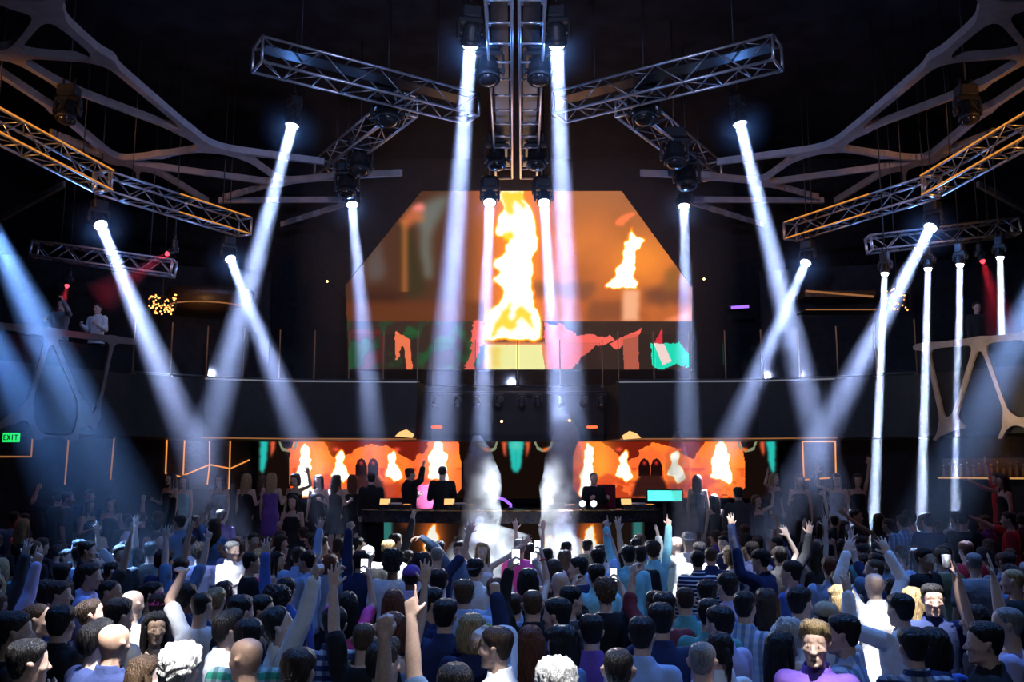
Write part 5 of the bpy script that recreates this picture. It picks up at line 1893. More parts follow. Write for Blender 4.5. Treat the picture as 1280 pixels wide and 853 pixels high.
def support(x, y):
    if -9.2 < x < -6.75 and 18.2 < y < 19.3 or 6.85 < x < 9.3 and 18.2 < y < 19.3 or 8.4 < x < 11.0 and 16.75 < y < 17.75: return .95
    if -6.6 < x < 6.8 and y > 18.35: return .95
    if 16.6 < y <= 18.35 and 3.4 < abs(x) < 6.7: return .55
    if abs(x) >= 6.7 and 16.6 < y < 24: return .55
    if abs(x) > 4.6 and 14.6 < y < 16.6: return .25
    return 0.0
def foot(u, v, z0, scale, Y=None):
    r = ray(u, v)
    if Y is None:
        Y = (z0 + 1.635 * scale - HC) / (r.z / r.y) if r.z < -1e-4 else 19.0
    return Vector((r.x / r.y * Y, Y, z0)), Y

RR = random.Random(5)
ROWS = '''
16 610 -20 f long k f tank black short bent drink D|long-haired woman with a red rim light and bent elbow, under the EXIT sign|the red-lit long-haired woman
27 673 -10 f long l f tank charcoal short down down R|fair-haired woman from behind with a red-lit crown, upper of two by the picture edge|the red-crowned fair woman
42 688 -25 m crop m f tee black short down down|light-brown head from behind with a red rim, lower of two by the picture edge|the red-rimmed light-brown head
70 632 15 m short b f tee black short bentfist down D|person with a red-lit crown holding a bent arm up under the wide blue beam|the red-lit person with bent arm
88 637 -80 m short b f tee charcoal short down down D|person in profile standing in the blue beam beside the red-lit raised arm|the profile in the blue beam
108 622 -150 m short b o collar navy long down drink D|dim person facing the room, highest head inside the wide blue beam|the highest head in the blue beam
116 641 -100 f long b o tank black short down drink D|dim dark-haired woman turned to the stage side inside the wide blue beam|the dim woman in the blue beam
135 640 180 f long b f tank charcoal short down down D|woman facing the room at the inner edge of the blue beam|the woman at the beam edge
108 690 -70 m short k f collar black long down down|man with a short beardless profile behind the lavender-shirted man, under the blue beam|the man behind the lavender shirt
125 681 -80 f long l f tank black short down down|blond long-haired woman in profile under the blue beam|the blond woman under the blue beam
111 722 -75 m short b f collar lavender long down down|brown-haired man in a lavender collar, profile to the stage|the man with lavender collar
140 716 -60 m crop b f tee charcoal short down up|crop-haired man in grey raising one open hand high in the blue haze|the man with raised open hand
150 695 -140 m short b o tee black short down down|dim face turned to the room between two raised arms in the blue haze|the dim face in blue haze
188 690 10 m short k f tee black short up down|person with one pale forearm and curled hand raised at the beam's inner edge|the raised curled hand
197 672 -110 m short b f tee black short down down|dim red-cheeked man in profile right of the blue beam's foot|the dim red-cheeked man
205 703 -20 m curly k t tee navy short down up|black curly-haired man in navy just left of the bearded man in pale pink|the curly man in navy
226 712 0 m short b f collar denim short up uppoint|person whose two forearms rise together, one finger pointing at the green light|the twin raised forearms
83 744 -70 m short b f collar blue long down down pattern=check|brown-haired man in a blue checked shirt, profile to the stage|the man in blue checks
139 742 -75 m crop k t tee navy short down down|crop-haired dark man in profile just left of the brightly lit profile face|the crop-haired dark man
122 768 -60 f bun b f tank black short down down pitch=12|pale-faced person with pulled-back hair looking up to the stage|the pale face looking up
92 778 -5 m short k f jacket black long down down|big round black-haired head from behind with black jacket, below the blue-checked man|the round black-haired head
44 776 -65 m receding b f collar charcoal long down chest|man with receding dark hair in profile, hand at his chest, in deep shade|the man with receding hair
152 770 -35 m short k f collar grey long down down|black-haired man with a grey shirt collar just left of the bald pale head|the man with grey collar
165 757 -20 m bald k p tee white short down down|bald pale head from behind right below the brightly lit profile face|the bald pale head
177 747 -80 f bun k p tank white short down down|white-lit woman's profile with dark tied-up hair|the white-lit profile woman
193 762 -10 f short b f tank pink short down down cap=front capcol=pink|person with a hot pink cap beside the white-lit profile|the hot pink cap
192 787 -150 f long k o tank black short down down fine=1|long dark-haired woman looking back over her shoulder into the shade|the woman looking back
145 806 -15 m bald k t jacket navy long down down|shaved brown head from behind over a dark jacket|the shaved brown head
112 812 -35 m quiff k p tee navy short down down|man with white-lit glossy swept-up black hair and a pale neck|the glossy swept-up hair
180 842 -75 f long m p tank white short down down fine=1|bright-faced woman with long light-brown hair in profile, low in the picture|the bright long-haired woman
16 792 -60 m short k o tee black short down chest|dim man with a pale hand near his chin at the picture edge|the dim man with pale hand
32 832 -45 m short k f jacket black long down down|black-haired head in deep shade in the lowest corner under the EXIT side|the dark corner head
230 605 170 f long b f dress teal short down down B|slim woman in a teal strapless dress standing high beside the amber wall frame|the teal strapless dress
213 614 150 f long b o dress black short down drink B|dark woman standing high just left of the teal strapless dress|the dark woman by teal dress
275 600 175 f long k f dress black short down down B|black-haired woman facing the room in front of the amber wall frame lines|the woman before amber lines
311 617 -15 f long l f dress black short down drink B|blond wavy-haired woman seen from behind left of the purple dress|the wavy blond woman
326 610 -60 f long m f dress charcoal short down down B|brown-haired woman with an orange rim light between two blond women|the orange-rimmed brunette
338 612 -5 f long l f dress purple short down drink B|blond woman in a purple top seen from behind near the fire screens|the purple top woman
369 603 160 f bob b o dress black short bent down B|dancer with an orange glowing rim in front of the first tall flame|the dancer before the flame
366 628 178 f long k f tank black short down drink D|black-haired woman facing the room below the first tall flame|the woman below the flame
237 683 -75 m short k f collar pale pink long down chest|dark-haired bearded man in a pale pink shirt, hand on his chest|the pale pink shirt man
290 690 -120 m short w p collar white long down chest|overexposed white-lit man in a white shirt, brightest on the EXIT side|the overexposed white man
323 697 0 f bun l p tank pink short down down|blond tied-up hair lit white over a pink top|the lit blond bun
313 705 -60 m short k o tee black short down down|black-haired man in profile right in front of the lit blond hair|the man by the lit bun
250 692 0 m curly k f tee navy short down down|dark curly head from behind right of the pale pink shirt|the dark curly head
346 702 -100 f long k o tank blue short down down|round dark-haired person with a blue glow on the shoulder|the blue-glow shoulder
384 704 70 m short k t collar light blue long down down|dark-haired man in a pale blue shirt turned to the EXIT side|the pale blue shirt man
348 668 -90 f bob b f tank black short down down R|woman's small pale face in profile beneath the purple dress|the small pale profile
320 668 -140 m short b o tee charcoal short down side R|dim man with an outstretched hand under the slanting blue beam|the outstretched hand man
268 665 0 f long b f collar denim short upin down R|person raising a pale hand inside the second slanting beam|the hand in the slanting beam
376 697 0 m short b f collar light blue long down up|person in pale blue cuffs with one open hand up below the orange tables|the pale blue cuff hand
392 676 -80 m crop b f tee grey short down down|crop-haired man with glasses in profile under the stage-side dancers|the crop-haired man with glasses
400 684 -70 m curly m f tee grey short down down|curly brown-haired man in profile by the foot of the narrow slanting beam|the curly brown profile
220 757 -15 m short k b jacket navy long down down|black man's round head from behind over a navy jacket|the navy jacket back
247 757 -10 m crop k f tee white short salute down|person holding one flat hand out over the heads|the flat hand
270 752 0 f bun l p tank grey short down down|blond woman with pinned-up hair seen from behind|the pinned-up blond hair
306 764 -30 m short k f tee black short down down|black short-haired man from behind left of a pale profile|the head left of pale profile
322 767 -80 m short k f tee black short down down|pale-nosed profile looking to the stage between black-haired heads|the pale-nosed profile
352 790 -70 m short k f collar white long down uppoint pitch=22 fine=1|man in a white shirt gazing up and pointing high with one sleeved arm|the pointing white-sleeved man
283 790 -50 m quiff k f collar white long down down pattern=stripe|slick-haired man with a white-lit striped shirt back|the striped white shirt
305 828 55 m bald k t tee black short down down|shaved dark head with a lit nose, turned to the EXIT side|the shaved dark head
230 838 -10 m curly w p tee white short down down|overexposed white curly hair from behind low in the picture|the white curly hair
342 758 0 m afro k b tee black short down down|big round black hair left of the pointing white sleeve|the big round hair
330 792 0 m short k f collar green long down down pattern=check|person in a green and blue checked shirt behind the gazing man|the green checked shirt
405 792 5 m short k f collar navy long down down pattern=check|dark head from behind over a navy checked shirt right of the gazing man|the navy checked shirt
372 842 -10 m fringe b f tee olive short down down|olive-dark head low in the picture below the gazing man|the olive-dark head
357 741 0 m short k f collar blue long up down|person whose open hand with a blue cuff rises over dark heads|the blue cuffed open hand
411 706 0 f bob r f collar light blue long down down|auburn-haired person in a pale blue shirt seen from behind|the auburn pale-blue back
433 694 -60 m short k f collar green long down down|black-haired man with a bright green shirt|the bright green shirt
452 704 -20 m short k o collar navy long upfist down|man in navy raising a tight fist toward the booth corner|the navy fist
459 695 5 m crop w f tee black short down down cap=back capcol=white|head with a white backwards cap near the booth corner|the white backwards cap
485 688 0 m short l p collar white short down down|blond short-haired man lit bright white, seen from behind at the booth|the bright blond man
491 706 0 m afro k b tee white short down down|black curly afro from behind in front of the bright blond man|the black curly afro
526 708 10 m curly k f collar white long down down|black-haired man in a white shirt back, below the raised hands|the white shirt back
546 696 0 m crop g f tee navy short down upout|grey cropped hair from behind, one arm up toward the booth fire|the grey cropped hair
575 690 175 m short b f collar denim long down arc fine=1|man facing the room in a denim shirt with an arm arched over his head|the arching denim man
594 714 -20 m short k f collar white long down down cap=back capcol=charcoal|dark backwards cap over a white shirt before the white smoke|the dark backwards cap
514 724 0 m crop k b collar lavender short down down cap=front capcol=purple|purple-grey cap over a lavender shirt, seen from behind|the purple-grey cap
452 714 -120 f long k o tank charcoal short down down|dark-haired woman's dim face left of the blue phone|the dim face by blue phone
548 730 0 m short k f tee navy short down down|dark flat-topped head from behind right of the lavender shirt|the flat-topped head
580 745 0 m short m f collar light blue long down down|brown flat-topped head over a pale blue collar|the brown flat-topped head
603 690 180 f long l p dress white short sideup upin|person bleached white by the smoke jet with both arms raised|the smoke-bleached dancer
460 795 0 m crop m f tee black short up down|crop-haired man in black with one bare arm stretched up, tattooed shoulder|the bare-armed black tee
484 792 0 f bob r f tank denim short down up|red-haired person from behind next to the long bare raised arm|the red-haired head
478 832 -40 m quiff k f jacket black long down down|glossy black combed-back hair low in the picture, jaw lit|the glossy combed-back hair
546 884 0 m short k f tee black short upfist down|bright-lit bare arm with a clenched fist rising from below the picture edge|the bright clenched fist
562 880 -5 m short k f tee denim short uppoint down|bare arm pointing one finger up above a denim-blue back|the pointing bare arm
588 790 0 f bob l f jacket navy long down down|blond chin-length hair from behind over a navy jacket|the blond bob in navy
622 812 70 m short b f collar white roll down over fine=1 band=lime|man in a white shirt facing the EXIT side, wristbanded arm over his head|the wristbanded white shirt
538 757 -70 m short k o collar navy long down down|dark-haired man in glasses in profile right of the pointing finger|the dark man in glasses
558 775 -10 m short k f jacket navy long down bentfist|dim back in navy with a small bent fist, left of the blond bob|the small bent fist
486 757 0 f long r f tank black short down down|auburn long hair from behind between the two raised bare arms|the auburn long hair
440 757 0 f long k f tee pink short phone phone phone=lit|woman in a magenta top filming with both hands up|the magenta top filmer
650 686 0 m short g f tee pink short down down|grey-haired man in a hot pink shirt seen from behind at the smoke|the hot pink shirt
662 690 0 f long k f tank black short up up|person with two thin bare arms stretched up before the hot pink shirt|the two thin bare arms
684 697 0 m crop k f tee lavender short down down|cropped dark head from behind between the smoke jet and booth fire|the cropped head by smoke
692 714 0 f long b f tank charcoal short down down|long straight brown hair from behind below the smoke jet|the long straight hair
660 728 0 f bob k f tank black short phone phone phone=lit band=red|person with a red bracelet lifting a lit phone with both hands|the red-bracelet phone holder
620 741 0 m short r f collar light blue long down down|dark auburn round head over a pale blue shirt|the round head in pale blue
642 760 0 m crop b f collar light blue short down down|broad pale blue shirt back left of the upright black arm|the broad pale blue back
672 763 0 m crop m f collar black long phone down phone=lit|brown cropped head with a black-sleeved arm holding a phone upright|the black phone arm
724 712 70 m short k f tee navy short film down phone=lit|dark-haired man in profile holding a bright phone to the smoke|the bright phone profile
746 722 0 m short k f collar cyan long down down|turquoise shirt back under two dark phone-holding arms|the turquoise shirt
752 742 5 m curly m f tee black short film film phone=lit|brown curly head from behind, black sleeves with both elbows out|the elbows-out curly head
748 700 0 m short k f collar light blue short down phone phone=dark|person stretching a phone up in front of the booth flame|the flame phone arm
786 696 0 m short k f collar cyan long uppoint down|man in a cyan shirt pointing up with the hand nearer the flame|the cyan pointing sleeve
816 690 0 m curly b f collar cyan long down uppoint|second cyan-sleeved person pointing up, further from the flame|the second cyan sleeve
800 697 10 m short k f tee black short up down|black-sleeved person with a raised pinkish hand between two cyan sleeves|the hand between cyan sleeves
712 748 -60 m short k f tee charcoal short down down|dim dark-haired man in profile below the phone holders|the dim profile below phones
706 738 0 m bald k f tee black short down down|balding head from behind just under the bright phone screen|the balding head
733 790 0 m short k f collar purple long down down|broad man in an indigo shirt back, black hair|the indigo shirt back
803 795 -20 m short k f collar light blue long down down|dark-haired man with a sky blue dress shirt back, ear lit red|the sky blue dress shirt
702 806 50 f bob k f collar denim long down down|person with black chin-length hair facing the EXIT side|the black bob profile
666 806 0 f long r f tank maroon short onhead down|dark auburn hair from behind with a hand laid over it|the hand-on-head auburn
694 770 60 m short k f collar navy long down down|dark-haired man turned to the EXIT side left of the indigo shirt|the profile left of indigo
772 842 -10 m crop k f collar light blue long down down|small glossy black head low in front of the sky blue shirt|the small glossy head
697 860 0 m curly w f tee black short down down|white-lit curly hair at the lowest picture edge below the black bob profile|the lowest curly hair
846 683 60 m bald k p collar white long bent down pattern=stripe|bald pale man in a striped shirt with one arm up, at the deck edge|the bald striped man
872 702 0 m short k f collar navy long down down pattern=stripe|black-haired man in a navy striped shirt back|the navy striped back
889 697 -10 m crop m f collar navy long down down|brown cropped man in navy with a gold-lit shoulder|the gold-lit navy shoulder
874 690 0 m short k f tee white short down down cap=front capcol=navy|dark cap between white-lit heads at the booth's bar side|the dark cap
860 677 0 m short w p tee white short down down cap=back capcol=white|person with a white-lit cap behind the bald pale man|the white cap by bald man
905 681 150 m short k p jacket navy long down down|white-lit face turned to the booth's bar side over a dark jacket|the white-lit turned face
923 697 60 f bob b p tank white short down down cap=front capcol=white|person with a broad white-lit cap in profile|the broad white cap
952 702 50 m short k f jacket navy long bent down cap=back capcol=black|man in a navy jacket and dark backwards cap, hand at his face|the navy backwards cap
964 697 0 f short b p tank white short down upin|glaring white raised hand and arm right of the white cap|the glaring white hand
990 718 50 m short k f collar blue long down down|man in a royal blue shirt facing the EXIT side|the royal blue profile
975 697 0 m short k f collar charcoal long down upout|raised flat pale hand above the royal blue man|the flat pale hand
940 690 0 m short k f jacket navy long up down|dark sleeve with a white cuff and raised hand near the orange tables|the white-cuffed hand
910 738 20 m short k f collar lavender long down down|round black head over a lavender collar beneath the broad white cap|the black head in lavender
885 744 0 m short k f collar blue long down down|black-haired back just below the striped shirts|the back below stripes
832 757 10 m short k f tee maroon roll phone down|reddish head with a white rolled sleeve stretched straight up|the white rolled sleeve
858 755 0 m crop b f collar teal long down down|cropped dark head over a teal shirt with collar|the cropped teal collar
884 770 -15 m short k f collar teal long down down|black-haired man in a teal shirt back right of the ponytail's row|the teal shirt back
935 762 -35 m short k f collar light blue long down drink pattern=check|black-haired man in a pale blue checked shirt, hand up front|the pale blue checks
958 756 10 f long b f tank black short down down|brown-haired woman with bare shoulders and dark straps|the dark strap shoulders
1000 758 -50 m short k f collar white long down down|dark-haired man with a white shirt, ear lit|the white shirt with lit ear
917 790 30 m short k f collar lavender long down down|dark bowed head over a lavender-blue shirt|the bowed lavender back
897 810 10 f pony k f collar white long down down|woman with a low dark ponytail on a white collar|the low ponytail
878 830 -20 m crop g f tee tan short down down|shaved greyish head low in front of the ponytail woman|the shaved greyish head
966 812 -75 f long k b tank lime short down down|woman with long straight black hair and a lime green top, profile|the lime green top
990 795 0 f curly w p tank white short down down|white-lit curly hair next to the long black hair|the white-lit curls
1019 806 155 m quiff l f collar purple long down down fine=2|laughing blond man in a purple shirt facing the room|the laughing blond man
828 782 -5 m short k f jacket navy long down down|black-haired back in a dark navy jacket beside the sky blue shirt|the dark navy jacket
1026 775 0 m crop k f tee white short down down cap=front capcol=tan|tan cap worn low behind the laughing blond man|the tan cap
1050 794 60 m short k f collar light blue long down down pattern=check fine=1|dark-haired man bowed to the EXIT side in a pale checked shirt|the bowed pale checks
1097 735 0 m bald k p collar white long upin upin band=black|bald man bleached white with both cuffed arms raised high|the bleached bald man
1127 765 20 m short k f collar white long bent down|dark-haired man in a white shirt back reaching an arm sideways|the sideways white arm
1159 748 165 m short k f collar navy long down down fine=1|dark-haired man facing the room with a half-lit pale face|the half-lit face
1150 757 0 f long l p tank black short down down|blond head from behind between the white shirt and half-lit face|the blond by half-lit face
1202 772 70 f long b f tank charcoal short up up phone=glass|woman in profile lifting a glinting glass with both arms|the glass-lifting woman
1220 802 70 m short k f jacket black long down down|black-haired man in profile to the EXIT side, deep shade, low|the shaded low profile
1142 812 0 m short k f collar navy long down down pattern=check|black round head from behind above the checked collar|the round head above checks
1180 815 0 f bob k f collar blue long down down|dark hair over a royal blue back, low on the bar side|the royal blue low back
1262 783 60 m receding g f tee lavender short down upout|balding man with one bare arm thrown up in a forked hand|the balding forked arm
1268 728 50 m crop l f tee black short down down|fair cropped head at the picture edge on the bar side|the fair edge head
1060 735 -20 m curly m f collar light blue long down down|curly brown head over a pale blue shirt left of the raised white arms|the curly pale blue
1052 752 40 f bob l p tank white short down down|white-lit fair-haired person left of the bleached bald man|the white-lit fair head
1038 712 -10 m short r f collar light blue long down down|auburn-haired man over a pale blue shirt, right of royal blue|the auburn pale shirt
1255 613 90 f long k f tank black short down reach X|woman in a dark tank top sitting high on the bar side, arm forward|the high tank-top woman
1248 600 75 m short b f tee red short down upout Z|man in red with a garland and one arm thrown up, highest on the bar side|the garlanded man in red
1075 645 -120 m short k f jacket charcoal long down down R|man in a dark suit jacket facing the bar among dim guests|the suit jacket man
1136 655 10 m short b f collar light blue long down down R pattern=check|person in a blue and white checked shirt under the second upright beam|the blue-white checks
1152 653 0 m short k f tee navy short down down R|dark round head right beside the blue and white checked shirt|the head beside checks
1195 650 10 m short k f collar white long down down R|white shirt back at the foot of the third upright beam|the white back under beam
1092 645 0 f long b f tank tan short sideup down R|bare-armed person at the foot of the first upright beam|the bare arm under beam
1072 605 170 f long b o dress black short up down B|thin woman with one arm stretched up right of the amber square frame|the thin arm-up woman
1043 616 170 f long b o dress grey short down bent B|woman in a pale top dancing under the amber square frame|the dancer under the frame
1022 612 -30 f long k f dress charcoal short down down B|dark-haired woman left under the amber square frame|the dark one under frame
1000 615 160 f long m o dress charcoal short down drink B|hazy long-haired woman where the slanting beams cross|the hazy beam-crossing woman
968 618 -140 f long l f dress black short down bent D|blond woman with an orange rim light by the screen's bar end|the orange-rimmed blond
1205 668 -40 m crop k f tee black short down down cap=back capcol=black R|bearded man with glasses and backwards cap by the bar-side riser|the bar-side backwards cap
1178 700 0 m short m f tee olive short down down|brown round head in the middle of the dim bar-side crowd|the dim brown head
1155 700 -150 m short k o tee black short down down|dim face turned to the room below the second upright beam|the dim face below beam
1218 705 0 m crop g f tee grey short down down|pale round grey head behind the raised glass|the pale grey head
1208 690 0 m short r f tee red short down down|reddish head in red just above the pale grey head|the reddish head
1262 655 60 m short k f tee red short down reach R|person in a red sleeve at the picture edge, bar side|the red sleeve edge
1018 690 0 f long b f tank charcoal short down up|dim arm raised with a drink below the crossing beams|the raised drink arm
1030 668 -160 f long k o tank black short down down R|dim woman facing the room below the amber square frame|the dim woman below frame
'''
def words_of(s):
    import re
    return re.findall(r"[A-Za-z0-9][A-Za-z0-9'\u2019-]*", s)
HAND = []
marks = []
for row in ROWS.strip().split('\n'):
    a, label, ref = row.split('|')
    tk = a.split()
    kw = {}
    flag = None
    # colour names of two words
    for two in ('light blue', 'pale pink'):
        a = a.replace(two, two.replace(' ', '_'))
    tk = a.split()
    u, v, rz = float(tk[0]), float(tk[1]), float(tk[2])
    sex, hair, hc, skin, top, col, sleeve, L, R = tk[3:12]
    for x in tk[12:]:
        if '=' in x:
            k, val = x.split('=')
            kw[k] = float(val) if k == 'pitch' else val
        else:
            flag = x
    sc = (1.0 if sex == 'm' else .95) * RR.uniform(.98, 1.03)
    z0, Y = 0.0, None
    if flag == 'D': z0 = .55
    if flag == 'R': z0 = .25
    if flag == 'B': z0 = .90
    if flag == 'X': z0 = .90
    if flag == 'Z': z0 = 1.05
    loc, Y = foot(u, v, z0, sc)
    lim = {'D': (16.9, 20.5), 'R': (14.8, 16.4), 'B': (18.55, 19.1), 'X': (16.9, 17.2), 'Z': (17.3, 17.65), None: (4.2, 14.3)}[flag]
    if not lim[0] <= Y <= lim[1]:
        Y = min(max(Y, lim[0]), lim[1])
        loc, Y = foot(u, v, z0, sc, Y)
    if flag:
        for _ in range(3):
            zz = support(loc.x, loc.y)
            if abs(zz - z0) < .02: break
            z0 = zz
            loc, Y = foot(u, v, z0, sc, Y)
    HAND.append((loc, rz, sex, hair, hc, skin, top, col.replace('_', ' '), sleeve, L, R, kw, label, sc))
    marks.append((u, v, loc, ref))
# people that would stand inside one another step apart along the line of sight
pos = [h[0] for h in HAND]
for _ in range(80):
    for i in range(len(pos)):
        for j in range(i):
            if abs(pos[i].z - pos[j].z) > .2: continue
            d = pos[i] - pos[j]
            d.z = 0
            L = d.length
            if L < .42:
                s_ = 1 if (marks[i][1], i) < (marks[j][1], j) else -1
                if abs(d.y) < .08: d.y = .3 * s_
                k_ = Vector((d.x * .22, d.y, 0)).normalized() * ((.42 - L) * .5)
                pos[i] += k_
                pos[j] -= k_
for h in HAND:
    loc, rz, sex, hair, hc, skin, top, col, sleeve, L, R, kw, label, sc = h
    pr = person(loc, rz, sex, hair, hc, skin, top, col, sleeve, L, R, 0, kw.get('pitch', 0), label, sc, kw.get('pattern', 'cloth'), RR.choice(['black', 'charcoal', 'navy', 'black', 'denim']), kw.get('cap'), kw.get('capcol', 'white'), fine=int(kw.get('fine', 0)))
    pr.location.z = support(pr.location.x, pr.location.y)
    if label and not 4 <= len(words_of(label)) <= 16: print('LABEL LENGTH', len(words_of(label)), label)

# bands round a raised wrist
wrist_band = MB()
for k in range(20):
    t0, t1 = 2 * math.pi * k / 20, 2 * math.pi * (k + 1) / 20
    wrist_band.tube((.035 * math.cos(t0), .035 * math.sin(t0), 0), (.035 * math.cos(t1), .035 * math.sin(t1), 0), .008, seg=6)
wrist_band = wrist_band.mesh('wristband', M['cloth'])
for h, pr in zip(HAND, list(people)):
    if 'band' not in h[11]: continue
    Sh, E_, W, hd, pn, hp = arm_points(1, h[10], sw=.185 if h[2] == 'm' else .165)
    o = link('wristband', wrist_band, pr, W + (E_ - W).normalized() * .03)
    aim(o, W - E_)
    o.color = (*COLS[h[11]['band']], 1)
    o['label'] = h[11]['band'] + ' wristband'

# things held up in hands
phone_body = MB().cbox((-.036, -.005, -.07), (.036, .005, .07), .006).mesh('phone_case', M['housing'])
phone_face = MB().box((-.032, -.0065, -.062), (.032, -.0055, .062)).mesh('phone_display', M['phone'])
tumbler = MB().lathe([(.030, 0), (.036, .10), (.033, .10), (.028, .01)], seg=14, caps=False).mesh('tumbler_wall', M['truss'])
drink = MB().lathe([(.027, .008), (.031, .065), (.002, .066)], seg=14).mesh('tumbler_drink', M['bottle'])
for h, mk, pr in zip(HAND, marks, list(people)):
    k = h[11].get('phone')
    if not k: continue
    s = 1 if h[10] in ('phone', 'film', 'up', 'down') and h[9] in ('down', 'phone', 'film', 'up') and h[10] != 'down' else -1
    Sh, E_, W, hd, pn, hp = arm_points(s, h[10] if s > 0 else h[9], sw=.185 if h[2] == 'm' else .165)
    q = W + hd.normalized() * .115 + pn.normalized() * .035
    wq = Matrix.Translation(pr.location) @ Matrix.Rotation(math.radians(h[1]), 4, 'Z') @ Matrix.Scale(h[13], 4) @ q
    if k == 'glass':
        r_ = empty('drinking_glass', wq - Vector((0, 0, .03)))
        link('tumbler', tumbler, r_)
        link('drink', drink, r_)
        tag(r_, 'glinting glass held up by ' + mk[3], 'glass')
    else:
        r_ = empty('phone', wq)
        r_.rotation_euler = (math.radians(-8), 0, 0)
        link('case', phone_body, r_)
        if k == 'lit': link('display', phone_face, r_)
        tag(r_, ('lit' if k == 'lit' else 'dark') + ' phone held up by ' + mk[3], 'phone')

# performers and staff on the stage
def stage_person(u, v, Y, z0, rz, label, sc=1.0, **k):
    loc, _ = foot(u, v, z0, sc, Y)
    if 'z' in k: loc.z = k.pop('z')
    return person(loc, rz, label=label, scale=sc, **k)
stage_person(553, 590, 19.0, .95, 0, 'broad man in a black shirt seen from behind at the booth, before a flame', 1.06, hair='crop', hc='k', top='tee', col='black', L='drink', R='drink')
stage_person(512, 596, 19.1, .95, -60, 'man in a dark suit jacket at the booth, in profile, hand at his ear', 1.03, hair='short', hc='b', top='jacket', col='black', L='drink', R='bent')
stage_person(464, 612, 18.9, .95, 10, 'dark back at the booth end nearer the EXIT sign', .97, hair='short', hc='k', top='jacket', col='black')
stage_person(742, 604, 19.2, .95, 200, 'man behind the booth in front of the flame on the bar side', .98, hair='crop', hc='k', top='tee', col='black', L='drink', R='drink')
stage_person(398, 608, 19.2, .95, 170, 'dark-haired woman in a black dress on the stage under the beam', .95, sex='f', hair='long', hc='k', top='dress', col='black', L='drink', R='down')
stage_person(420, 613, 19.0, .95, -30, 'woman with long brown hair on the stage next to a woman in black', .95, sex='f', hair='long', hc='b', top='dress', col='charcoal', L='down', R='drink')
stage_person(440, 616, 19.3, .95, 20, 'long auburn-haired woman on the stage left of the dark booth-end back', .95, sex='f', hair='long', hc='r', top='dress', col='black')
stage_person(923, 622, 17.6, .55, 0, 'big man in a dark jacket seen from behind on the bar-side deck', 1.05, hair='short', hc='k', top='jacket', col='charcoal')
stage_person(893, 618, 19.0, .55, 20, 'brown long-haired woman on the deck left of the big dark jacket', .95, sex='f', hair='long', hc='b', top='dress', col='charcoal', z=.55)
stage_person(872, 612, 19.3, .95, -20, 'woman in a pale dress inside the bar-side smoke column', .95, sex='f', hair='long', hc='m', top='dress', col='charcoal', skin='o')
stage_person(945, 616, 18.6, .55, -150, 'orange-lit bare-shouldered woman right of the big dark jacket', .95, sex='f', hair='long', hc='m', top='dress', col='black', L='bent', z=.55)
# guests on the balcony
stage_person(122, 396, 21.2, ZT, 170, 'man in a white shirt leaning at the balcony edge above the EXIT sign', 1.0, hair='short', hc='k', top='collar', col='white', L='drink', R='drink', z=ZT)
stage_person(76, 398, 20.6, ZT, 180, 'person on the balcony holding up a small bright phone', 1.0, hair='short', hc='k', top='tee', col='grey', L='film', R='drink', z=ZT)
stage_person(1222, 404, 21.0, ZT, 175, 'dim person on the balcony under the red lamp, bar side', 1.0, hair='short', hc='k', top='tee', col='black', z=ZT)

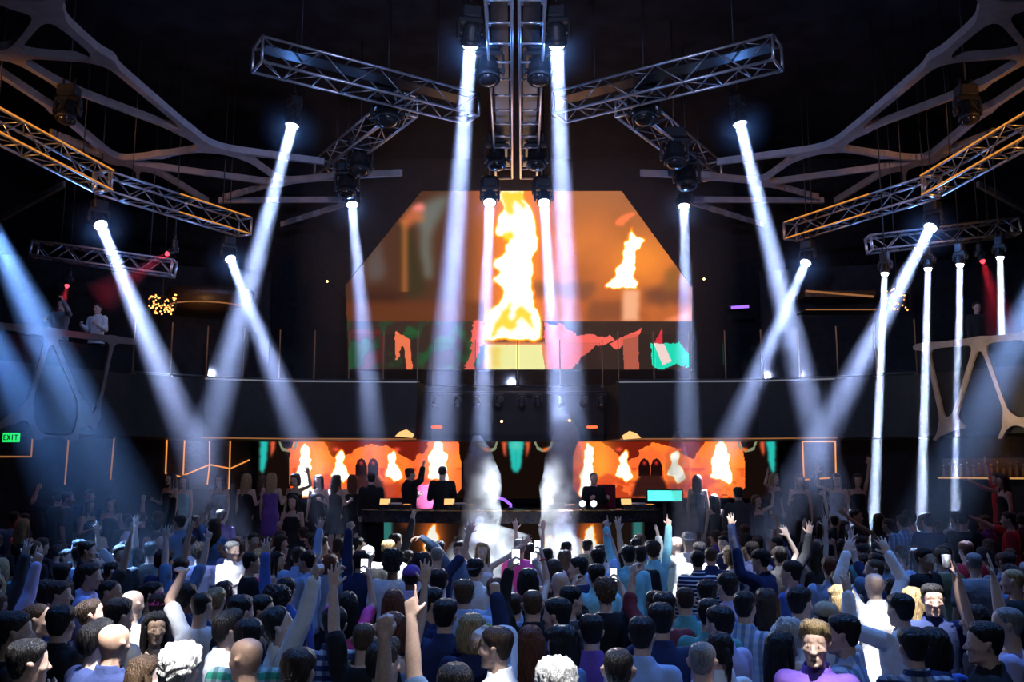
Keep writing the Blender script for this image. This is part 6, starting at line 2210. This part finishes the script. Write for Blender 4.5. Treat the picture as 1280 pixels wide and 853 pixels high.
# the rest of the crowd, filled in where the floor is still free
RF_ = random.Random(11)
taken = [(p.location.x, p.location.y) for p in people if p.location.z < .5]
look_m = ['short'] * 8 + ['crop'] * 4 + ['quiff', 'curly', 'receding', 'fringe', 'short', 'short']
look_f = ['long', 'long', 'long', 'bob', 'bun', 'pony']
fcols = ['black', 'black', 'charcoal', 'navy', 'grey', 'light blue', 'white', 'denim', 'blue', 'lavender', 'navy', 'teal', 'maroon', 'purple']
used = {}
def dir_word(du, dv):
    a = math.degrees(math.atan2(-dv, du)) % 360
    return ['directly right of', 'up and right of', 'just above', 'up and left of', 'directly left of', 'down and left of', 'just below', 'down and right of'][int((a + 22.5) // 45) % 8]
N_FILL = 122
placed = 0
tries = 0
import itertools
while placed < N_FILL and tries < 60000:
    tries += 1
    Y = 4.6 + 12.0 * RF_.random() ** .8
    x = RF_.uniform(-1, 1) * (.585 * Y + .35)
    if Y > 13.9 and abs(x) < 3.3: continue
    z0 = .25 if Y > 14.6 and abs(x) > 4.6 else 0.0
    if 14.4 < Y < 14.75 and abs(x) > 4.3 or 4.3 < abs(x) < 4.85 and Y > 14.4 or Y > 16.35: continue
    sep = .46 if tries < 20000 else .41
    if any((x - a) ** 2 + (y2 - Y) ** 2 < sep * sep for a, y2 in taken): continue
    sex = 'f' if RF_.random() < .28 else 'm'
    sc = (1.0 if sex == 'm' else .94) * RF_.uniform(.95, 1.02)
    u, v = project((x, Y, z0 + 1.635 * sc))
    if not (-15 < u < 1295) or v > 900: continue
    ppm = F / Y
    if any(m_[2].y > Y - .1 and abs(m_[0] - u) < .26 * ppm and -.12 * ppm < v - m_[1] < .42 * ppm for m_ in marks): continue
    hair = RF_.choice(look_m if sex == 'm' else look_f)
    hc = RF_.choice('kkkbbbbmml' if sex == 'f' else 'kkkkkkbbbm')
    col = RF_.choice(fcols)
    top = RF_.choice(['tee', 'collar', 'collar', 'jacket']) if sex == 'm' else RF_.choice(['tank', 'tee'])
    if top == 'jacket': col = RF_.choice(['black', 'navy', 'charcoal'])
    skin = RF_.choice('fffpott b'.replace(' ', ''))
    r = RF_.random()
    rz = RF_.gauss(0, 30) if r < .8 else RF_.uniform(-180, 180)
    L = R = 'down'
    q = RF_.random()
    if q < .07: R = RF_.choice(['up', 'uppoint', 'upfist', 'bent'])
    elif q < .10: L = RF_.choice(['up', 'upout'])
    elif q < .20: R = 'drink'
    best = sorted(range(len(marks)), key=lambda i: (marks[i][0] - u) ** 2 + (marks[i][1] - v) ** 2)
    what = {'tee': 'T-shirt', 'collar': 'shirt', 'jacket': 'jacket', 'tank': 'tank top'}[top]
    turn = 'from behind' if abs(rz) < 55 else 'facing the room' if abs(rz) > 125 else 'in profile'
    for i in best:
        lab = '%s %s hair, %s %s, %s, %s %s' % (PHAIR[hair], CN[hc], col, what, turn, dir_word(u - marks[i][0], v - marks[i][1]), marks[i][3])
        key = lab
        n = len(words_of(lab))
        if key not in used and n <= 16: break
    used[key] = 1
    lab = lab[0].upper() + lab[1:]
    person((x, Y, z0), rz, sex, hair, hc, skin, top, col, 'short' if top == 'tee' else 'long', L, R, 0, 0, lab, sc, 'cloth', RF_.choice(['black', 'charcoal', 'navy']), group='clubbers on the dance floor')
    taken.append((x, Y))
    placed += 1
print('PEOPLE', len(people), 'bodies', len(BODY), 'tries', tries)
